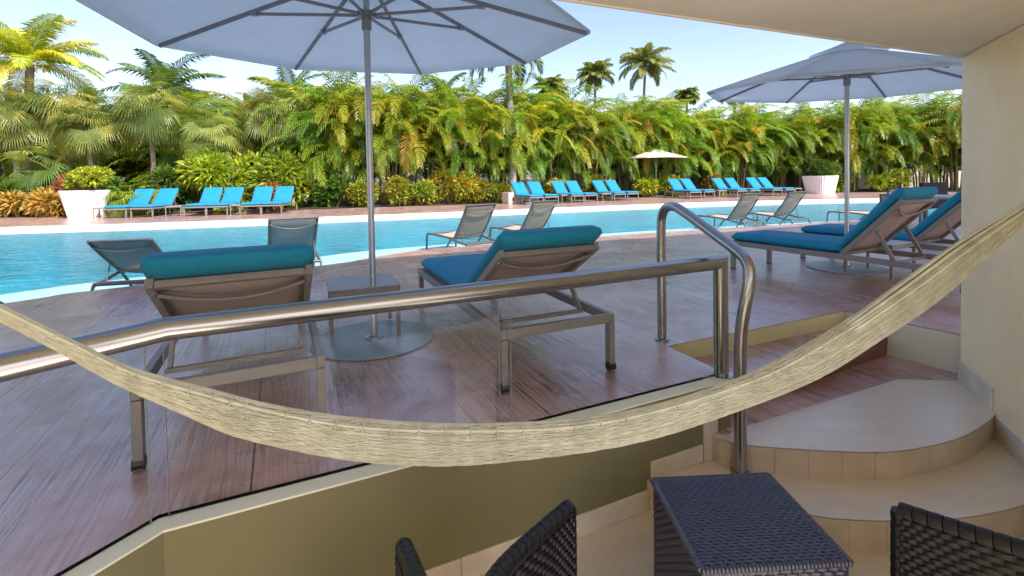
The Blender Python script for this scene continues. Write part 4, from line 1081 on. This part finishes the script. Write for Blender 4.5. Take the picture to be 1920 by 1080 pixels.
def make_coco(label, loc, th, fl_, nf, seed, cols, lean=(0, 0), tr=0.13, trm='trunk', hang=1.0, name='coconut_palm', droop=(0.9, 1.7), lw=0.07, ring=True, ll=0.8):
    rng.seed(seed); t = empty(name, label, 'palm', loc)
    tk = MB(); pts = [Vector((lean[0] * (q / 8) ** 1.6, lean[1] * (q / 8) ** 1.6, th * q / 8)) for q in range(9)]
    tk.tube(pts, tr, 12, False, [tr * (1.25 if q == 0 else 1.05 - 0.035 * q) for q in range(9)]); tk.build('trunk', M[trm], t, smooth=60, fix=False)
    cr = MB(); top = pts[-1]
    for f in range(nf):
        az = 2.399 * f + rng.uniform(-0.2, 0.2); q = f / nf
        frond(cr, top + Vector((0, 0, rng.uniform(-0.1, 0.15))), az, 1.35 - 1.55 * q + rng.uniform(-0.12, 0.12), fl_ * rng.uniform(0.85, 1.1), 30, ll, lw, rng.uniform(*droop), rng.choice(cols), 0.1, hang)
    cr.build('crown', M['leaf'], t, colors=True, fix=False); return t
GR = [(0.055, 0.10, 0.022), (0.075, 0.12, 0.025), (0.045, 0.085, 0.022)]
YE = [(0.30, 0.27, 0.03), (0.22, 0.25, 0.03), (0.36, 0.29, 0.035), (0.13, 0.18, 0.025)]
DK = [(0.13, 0.17, 0.085), (0.17, 0.20, 0.09)]
make_coco('coconut palm with yellow fronds standing tall at the top left corner', (-19.9, 19.6, 0), 6.1, 2.8, 26, 3, YE, (0.2, 0.1), 0.18, hang=0.7, lw=0.085)
make_coco('dark coconut palm rising behind the fan palms left of the big parasol', (-17.9, 24.5, 0), 5.6, 3.0, 24, 5, GR, (0.3, 0), hang=0.8, lw=0.09)
make_coco('green coconut palm peeping over the hedge just under the big parasol edge', (-12.6, 27.0, 0), 5.6, 2.8, 20, 6, GR + YE[3:], (0.2, 0), hang=0.8, lw=0.09)
make_coco('tallest coconut palm above the hedge, blown to the right', (10.9, 40.0, 0), 10.3, 2.5, 30, 7, DK, (0.4, 0), hang=1.3, lw=0.11, ll=0.8)
make_coco('coconut palm with a round crown just left of the tallest palm', (7.1, 41.0, 0), 9.7, 1.8, 28, 8, DK, (0.2, 0), hang=1.2, lw=0.12)
make_coco('small coconut crown right of the tallest palm on the skyline', (16.2, 44.0, 0), 8.3, 1.2, 22, 9, DK, (0, 0), hang=0.8, lw=0.12)
make_coco('small coconut crown on the skyline beside the right parasol', (20.6, 44.0, 0), 8.2, 1.2, 22, 10, DK, (0, 0), hang=0.8, lw=0.12)
make_coco('small dark coconut crown seen right of the grey palm trunk', (3.2, 38.0, 0), 8.1, 1.5, 22, 12, DK, (0, 0), hang=0.8, lw=0.12)
make_coco('dark coconut crown low on the skyline under the parasol, left of the grey trunk', (-4.4, 31.0, 0), 6.0, 2.3, 18, 14, GR, (0, 0), hang=0.8, lw=0.10)
make_coco('royal palm with a smooth grey trunk rising out of the hedge', (0.02, 22.55, 0), 7.0, 2.5, 14, 13, GR, (-0.1, 0), 0.2, 'trunk_grey', 1.5, 'royal_palm', (1.9, 2.5), 0.09)

def fan_leaf(mb, base, az, el, petiole, rad, nb, col, droop=0.5):
    d = Vector((math.cos(az) * math.cos(el), math.sin(az) * math.cos(el), math.sin(el))); sd = Vector((-math.sin(az), math.cos(az), 0)); up = d.cross(sd)
    if up.z < 0: up = -up
    c = Vector(base) + d * petiole; mb.col = jit(col, 0.1)
    mb.tube([base, Vector(base) + d * petiole * 0.5 + Vector((0, 0, 0.03)), c], 0.012, 3, False)
    e2 = el - rng.uniform(0.45, 1.3); d = Vector((math.cos(az) * math.cos(e2), math.sin(az) * math.cos(e2), math.sin(e2)))
    up = d.cross(sd); up = -up if up.z < 0 else up
    ro = rng.uniform(-0.7, 0.7); sd, up = sd * math.cos(ro) + up * math.sin(ro), up * math.cos(ro) - sd * math.sin(ro)
    for i in range(nb):
        a = -1.75 + 3.5 * (i + 0.5) / nb; b = d * math.cos(a) + sd * math.sin(a); w = (sd * math.cos(a) - d * math.sin(a)) * (rad * 1.12 / nb)
        l_ = rad * (0.86 + 0.25 * math.cos(a)) * rng.uniform(0.85, 1.15)
        m_ = c + b * l_ * 0.58 + up * 0.03; tip = m_ + (b + Vector((0, 0, -droop * rng.uniform(0.7, 1.6)))).normalized() * l_ * 0.45
        mb.col = jit(col, 0.16)
        mb.add([c, m_ + w * 0.55, m_ - w * 0.55, tip], [(0, 1, 2), (2, 1, 3)])
def make_fan(label, loc, th, n, rad, seed, cols, multi=1, group=None):
    rng.seed(seed); t = empty('fan_palm', label, 'palm', loc, 0, group); tk = MB(); cr = MB()
    for q in range(multi):
        o = Vector((rng.uniform(-0.35, 0.35), rng.uniform(-0.3, 0.3), 0)) if multi > 1 else Vector((0, 0, 0)); hh = th * rng.uniform(0.75, 1.1) if multi > 1 else th
        tk.tube([o, o + Vector((0.04, 0, hh * 0.5)), o * 1.6 + Vector((0, 0, hh))], 0.09, 10, False, [0.11, 0.09, 0.085])
        for f in range(n):
            az = 2.399 * f + rng.uniform(-0.25, 0.25); el = 1.3 - 2.1 * (f + 0.5) / n + rng.uniform(-0.15, 0.15)
            fan_leaf(cr, o * 1.6 + Vector((0, 0, hh)), az, el, rad * rng.uniform(0.7, 1.3), rad, 26, rng.choice(cols), 0.35 + 0.8 * (f / n))
    tk.build('trunk', M['trunk'], t, smooth=60, fix=False); cr.build('crown', M['leaf'], t, colors=True, fix=False); return t
FP = [(0.13, 0.165, 0.06), (0.10, 0.145, 0.045), (0.19, 0.22, 0.08), (0.07, 0.10, 0.035), (0.21, 0.21, 0.06)]
make_fan('fan palm with a dense pale crown at the left edge, below the yellow palm', (-19.0, 18.3, 0), 3.6, 46, 0.8, 21, FP)
make_fan('fan palm with stiff pale leaves right behind the left planter', (-15.9, 18.0, 0), 3.3, 46, 0.75, 22, FP)
make_fan('tallest fan palm, behind the first left lounger pair', (-14.0, 18.6, 0), 3.9, 46, 0.85, 23, FP)
make_fan('clump of fan palms behind the second left lounger pair', (-12.0, 19.2, 0), 3.6, 28, 0.7, 24, FP, 3)
make_fan('fan palm leaning over the bright green bushes, left of the hedge', (-10.0, 20.0, 0), 3.9, 46, 0.8, 25, FP)
make_fan('low dark fan palm at the left edge behind the red leaved plants', (-17.3, 18.0, 0), 1.6, 20, 0.85, 26, FP)
make_fan('small fan palm right of the white planter, waist high', (-13.55, 16.9, 0), 0.5, 18, 0.55, 27, [(0.17, 0.22, 0.03), (0.13, 0.19, 0.03)])
make_fan('fan palm with hanging leaves in front of the hedge start', (-8.7, 20.6, 0), 3.7, 40, 0.75, 28, FP)

make_fan('tall fan palm at the left edge hiding the yellow palm trunk', (-20.6, 18.9, 0), 4.0, 46, 0.85, 29, FP)
make_fan('fan palm between the yellow palm and the dark coconut palm', (-17.6, 19.0, 0), 4.1, 44, 0.85, 30, FP)

def banana(label, loc, n, L, seed):
    rng.seed(seed); t = empty('banana_plant', label, 'plant', loc); st = MB(); st.tube([(0, 0, 0), (0, 0, 3.3)], 0.12, 10, False); st.build('trunk', M['cane'], t, smooth=60, fix=False); cr = MB()
    for f in range(n):
        az = 2.4 * f; el = rng.uniform(0.9, 1.5); P = Vector((0, 0, 3.2)); sd = Vector((-math.sin(az), math.cos(az), 0)); rows = []
        for q in range(10):
            e = el - 0.9 * (q / 9) ** 2; P = P + Vector((math.cos(az) * math.cos(e), math.sin(az) * math.cos(e), math.sin(e))) * L / 9
            w = 0.32 * math.sin(PI * (0.1 + 0.88 * q / 9)) ** 0.6; rows.append((P - sd * w + Vector((0, 0, -0.06)), P.copy(), P + sd * w + Vector((0, 0, -0.06))))
        cr.col = jit((0.12, 0.19, 0.05), 0.25)
        cr.add([v for r_ in rows for v in r_], [(q * 3 + a, q * 3 + a + 1, q * 3 + a + 4, q * 3 + a + 3) for q in range(9) for a in range(2)])
    cr.build('crown', M['leaf'], t, colors=True, fix=False)
banana('banana plant with broad upright leaves below the big parasol edge', (-11.9, 22.6, 0), 9, 2.2, 41)

def make_bush(label, loc, rx, ry, h, n, lsz, cols, seed, name='shrub', aspect=2.2, group=None, clumps=9, flowers=None, base_z=0.1, cat='shrub'):
    """shrub: leaves spread through a cluster of uneven lobes, on a few stems"""
    rng.seed(seed); t = empty(name, label, cat, loc, 0, group)
    st = MB()
    for q in range(6):
        a = rng.uniform(0, 6.28); st.tube([(0.1 * math.cos(a), 0.1 * math.sin(a), 0), (rx * 0.35 * math.cos(a), ry * 0.35 * math.sin(a), h * 0.4), (rx * 0.6 * math.cos(a), ry * 0.6 * math.sin(a), h * 0.75)], 0.02, 5, False)
    st.build('stem', M['trunk'], t, fix=False)
    cr = MB(); lobes = []
    for q in range(clumps):
        a = rng.uniform(0, 6.28); r_ = rng.uniform(0.0, 0.72); lobes.append((rx * r_ * math.cos(a), ry * r_ * math.sin(a), base_z + h * rng.uniform(0.25, 0.78) * (1 - 0.25 * r_), rng.uniform(0.28, 0.5), rng.choice(cols)))
    for q in range(n):
        x, y, z, s, c = rng.choice(lobes)
        d = Vector((rng.gauss(0, 1), rng.gauss(0, 1), rng.gauss(0.15, 0.9))).normalized(); rr = rng.uniform(0.55, 1.0) ** 0.5
        p = Vector((x + d.x * s * rx * rr, y + d.y * s * ry * rr, z + d.z * s * h * 0.75 * rr))
        if p.z < 0.03: p.z = rng.uniform(0.03, 0.25)
        ld = (d + Vector((rng.uniform(-0.7, 0.7), rng.uniform(-0.7, 0.7), rng.uniform(-0.3, 0.7)))).normalized(); w = ld.cross(Vector((rng.uniform(-1, 1), rng.uniform(-1, 1), rng.uniform(0.2, 1)))).normalized()
        l_ = lsz * rng.uniform(0.7, 1.3); w *= l_ / aspect / 2
        cr.col = jit(rng.choice(cols) if rng.random() < 0.35 else c, 0.2)
        if flowers and d.z > 0.0 and rng.random() < flowers[1]: cr.col = jit(flowers[0], 0.2)
        m_ = p + ld * l_ * 0.5
        cr.add([p, m_ + w, p + ld * l_ + Vector((0, 0, -l_ * 0.18)), m_ - w], [(0, 1, 2, 3)])
    cr.build('foliage', M['leaf_soft'], t, colors=True, fix=False); return t
LIME = [(0.17, 0.24, 0.018), (0.13, 0.21, 0.018), (0.22, 0.26, 0.022)]
CRO = [(0.16, 0.18, 0.022), (0.22, 0.20, 0.028), (0.10, 0.14, 0.02), (0.26, 0.22, 0.035)]
DG = [(0.035, 0.075, 0.015), (0.055, 0.10, 0.018), (0.045, 0.085, 0.015)]
RED = [(0.22, 0.045, 0.035), (0.26, 0.11, 0.045), (0.16, 0.05, 0.035)]
BRO = [(0.24, 0.14, 0.05), (0.28, 0.19, 0.06), (0.16, 0.12, 0.03)]
make_bush('lime green bush growing in the big white planter', (-14.45, 16.15, 0.82), 0.82, 0.8, 0.72, 2600, 0.13, LIME, 51)
make_bush('dark green bush growing in the shaded ribbed planter', (16.55, 25.6, 0.86), 0.85, 0.8, 0.8, 2000, 0.15, DG, 52)
make_bush('large lime green bush behind the middle left loungers', (-11.3, 18.5, 0), 1.5, 1.2, 2.3, 4200, 0.30, LIME, 53, aspect=4, clumps=12)
make_bush('large lime green bush behind the last left lounger pair', (-9.2, 19.0, 0), 1.4, 1.1, 2.0, 3600, 0.30, LIME + DG[:1], 54, aspect=4, clumps=12)
make_bush('dark leafy shrub between the white planter and the lime bushes', (-13.2, 18.2, 0), 1.1, 0.9, 1.7, 2400, 0.26, DG, 55, aspect=3)
make_bush('dark leafy shrub behind the white planter', (-15.2, 17.9, 0), 1.2, 0.9, 1.8, 2400, 0.26, DG, 56, aspect=3)
make_bush('dark green shrub at the left edge under the fan palms', (-18.3, 17.7, 0), 1.4, 0.9, 1.6, 2600, 0.28, DG, 57, aspect=3)
make_bush('brown and orange leaved low plants left of the white planter', (-16.3, 16.7, 0), 0.8, 0.55, 0.8, 1300, 0.28, BRO, 58, aspect=4)
make_bush('red leaved cordyline beside the left side of the white planter', (-15.9, 17.1, 0), 0.5, 0.45, 1.25, 700, 0.38, RED, 59, aspect=4.5)
make_bush('orange brown low plants at the left edge of the garden bed', (-17.9, 16.95, 0), 0.9, 0.5, 0.7, 1300, 0.28, BRO + CRO[:1], 60, aspect=4)
make_bush('small red bromeliad between the left lounger pairs', (-9.35, 18.35, 0), 0.35, 0.3, 0.95, 300, 0.4, RED, 61, aspect=5, clumps=4)
make_bush('dark low shrub in front of the first hedge palms', (-7.3, 19.6, 0), 1.2, 0.8, 1.2, 2200, 0.24, DG + LIME[1:2], 62, aspect=3)
cb = [(-6.1, 19.55, 0.95, 1.05, 'leftmost yellow green croton bush along the far deck', CRO, None), (-4.9, 19.95, 1.0, 1.15, 'yellow green croton bush beside the parasol pole, below the hedge', CRO, None), (-3.75, 20.3, 0.95, 0.95, 'pale yellow green bush just left of the orange flowered one', CRO + LIME[:1], None),
      (-2.55, 20.75, 1.0, 1.45, 'taller bush with orange red flowers below the hedge', CRO, ((0.55, 0.07, 0.02), 0.10)), (-1.45, 21.0, 0.85, 0.9, 'low bush between the orange flowered bush and the grey trunk', CRO + DG[:1], None), (-0.65, 21.2, 0.6, 0.75, 'low bush at the foot of the grey palm trunk', LIME + CRO, None)]
for q, (x, y, r_, h_, lb, cl, fw) in enumerate(cb):
    make_bush(lb, (x, y, 0), r_, 0.7, h_, 2200, 0.17, cl, 70 + q, flowers=fw, group='bushes along the far deck')
for q, (x, y, r_, h_, lb, cl) in enumerate([(2.3, 22.3, 0.7, 0.9, 'yellow bush behind the loungers nearest the concrete box', CRO), (4.1, 23.2, 0.7, 1.0, 'yellow bush between the second and third lounger pairs', CRO), (6.9, 24.7, 0.85, 1.0, 'yellow green bush left of the small white parasol pole', CRO + LIME), (8.3, 25.3, 0.85, 1.05, 'yellow green bush right of the small white parasol pole', CRO + LIME),
                                          (10.9, 25.9, 0.45, 1.0, 'red flecked plant between the two right lounger pairs', RED + CRO), (18.3, 26.6, 1.2, 0.9, 'low green shrub right of the shaded planter', DG + LIME), (20.8, 26.2, 1.3, 1.1, 'golden green shrub beyond the second parasol pole', CRO + LIME)]):
    make_bush(lb, (x, y, 0), r_, 0.6, h_, 1700, 0.18, cl, 90 + q, group='bushes along the far deck')

# ---------------------------------------------------------------- low buildings glimpsed through the palms
hb = empty('garden_building', 'low white building glimpsed through the palms at left', 'building', (-20, 27, 0))
b = MB(); b.box((-9, 0, 0), (7, 5, 2.9)); b.build('wall', M['white_wall'], hb)
b = MB(); b.box((-9.3, -0.5, 2.9), (7.3, 5.4, 3.15)); b.build('roof', M['white_wall'], hb, bevel=0.02)
for q in range(5):
    b = MB(); b.box((-7.6 + q * 2.8, -0.03, 0.9), (-6.2 + q * 2.8, -0.002, 2.2)); b.build('window', M['frame_dark'], hb)
gw = MB(); gw.prism([(2, 30.5), (8, 31.5), (30, 31.5), (30, 31.7), (8, 31.7), (2, 30.7)], 0, 1.35)
tag(gw.build('garden_wall', M['box']), 'pale garden wall glimpsed between the canes of the palm hedge', 'wall')
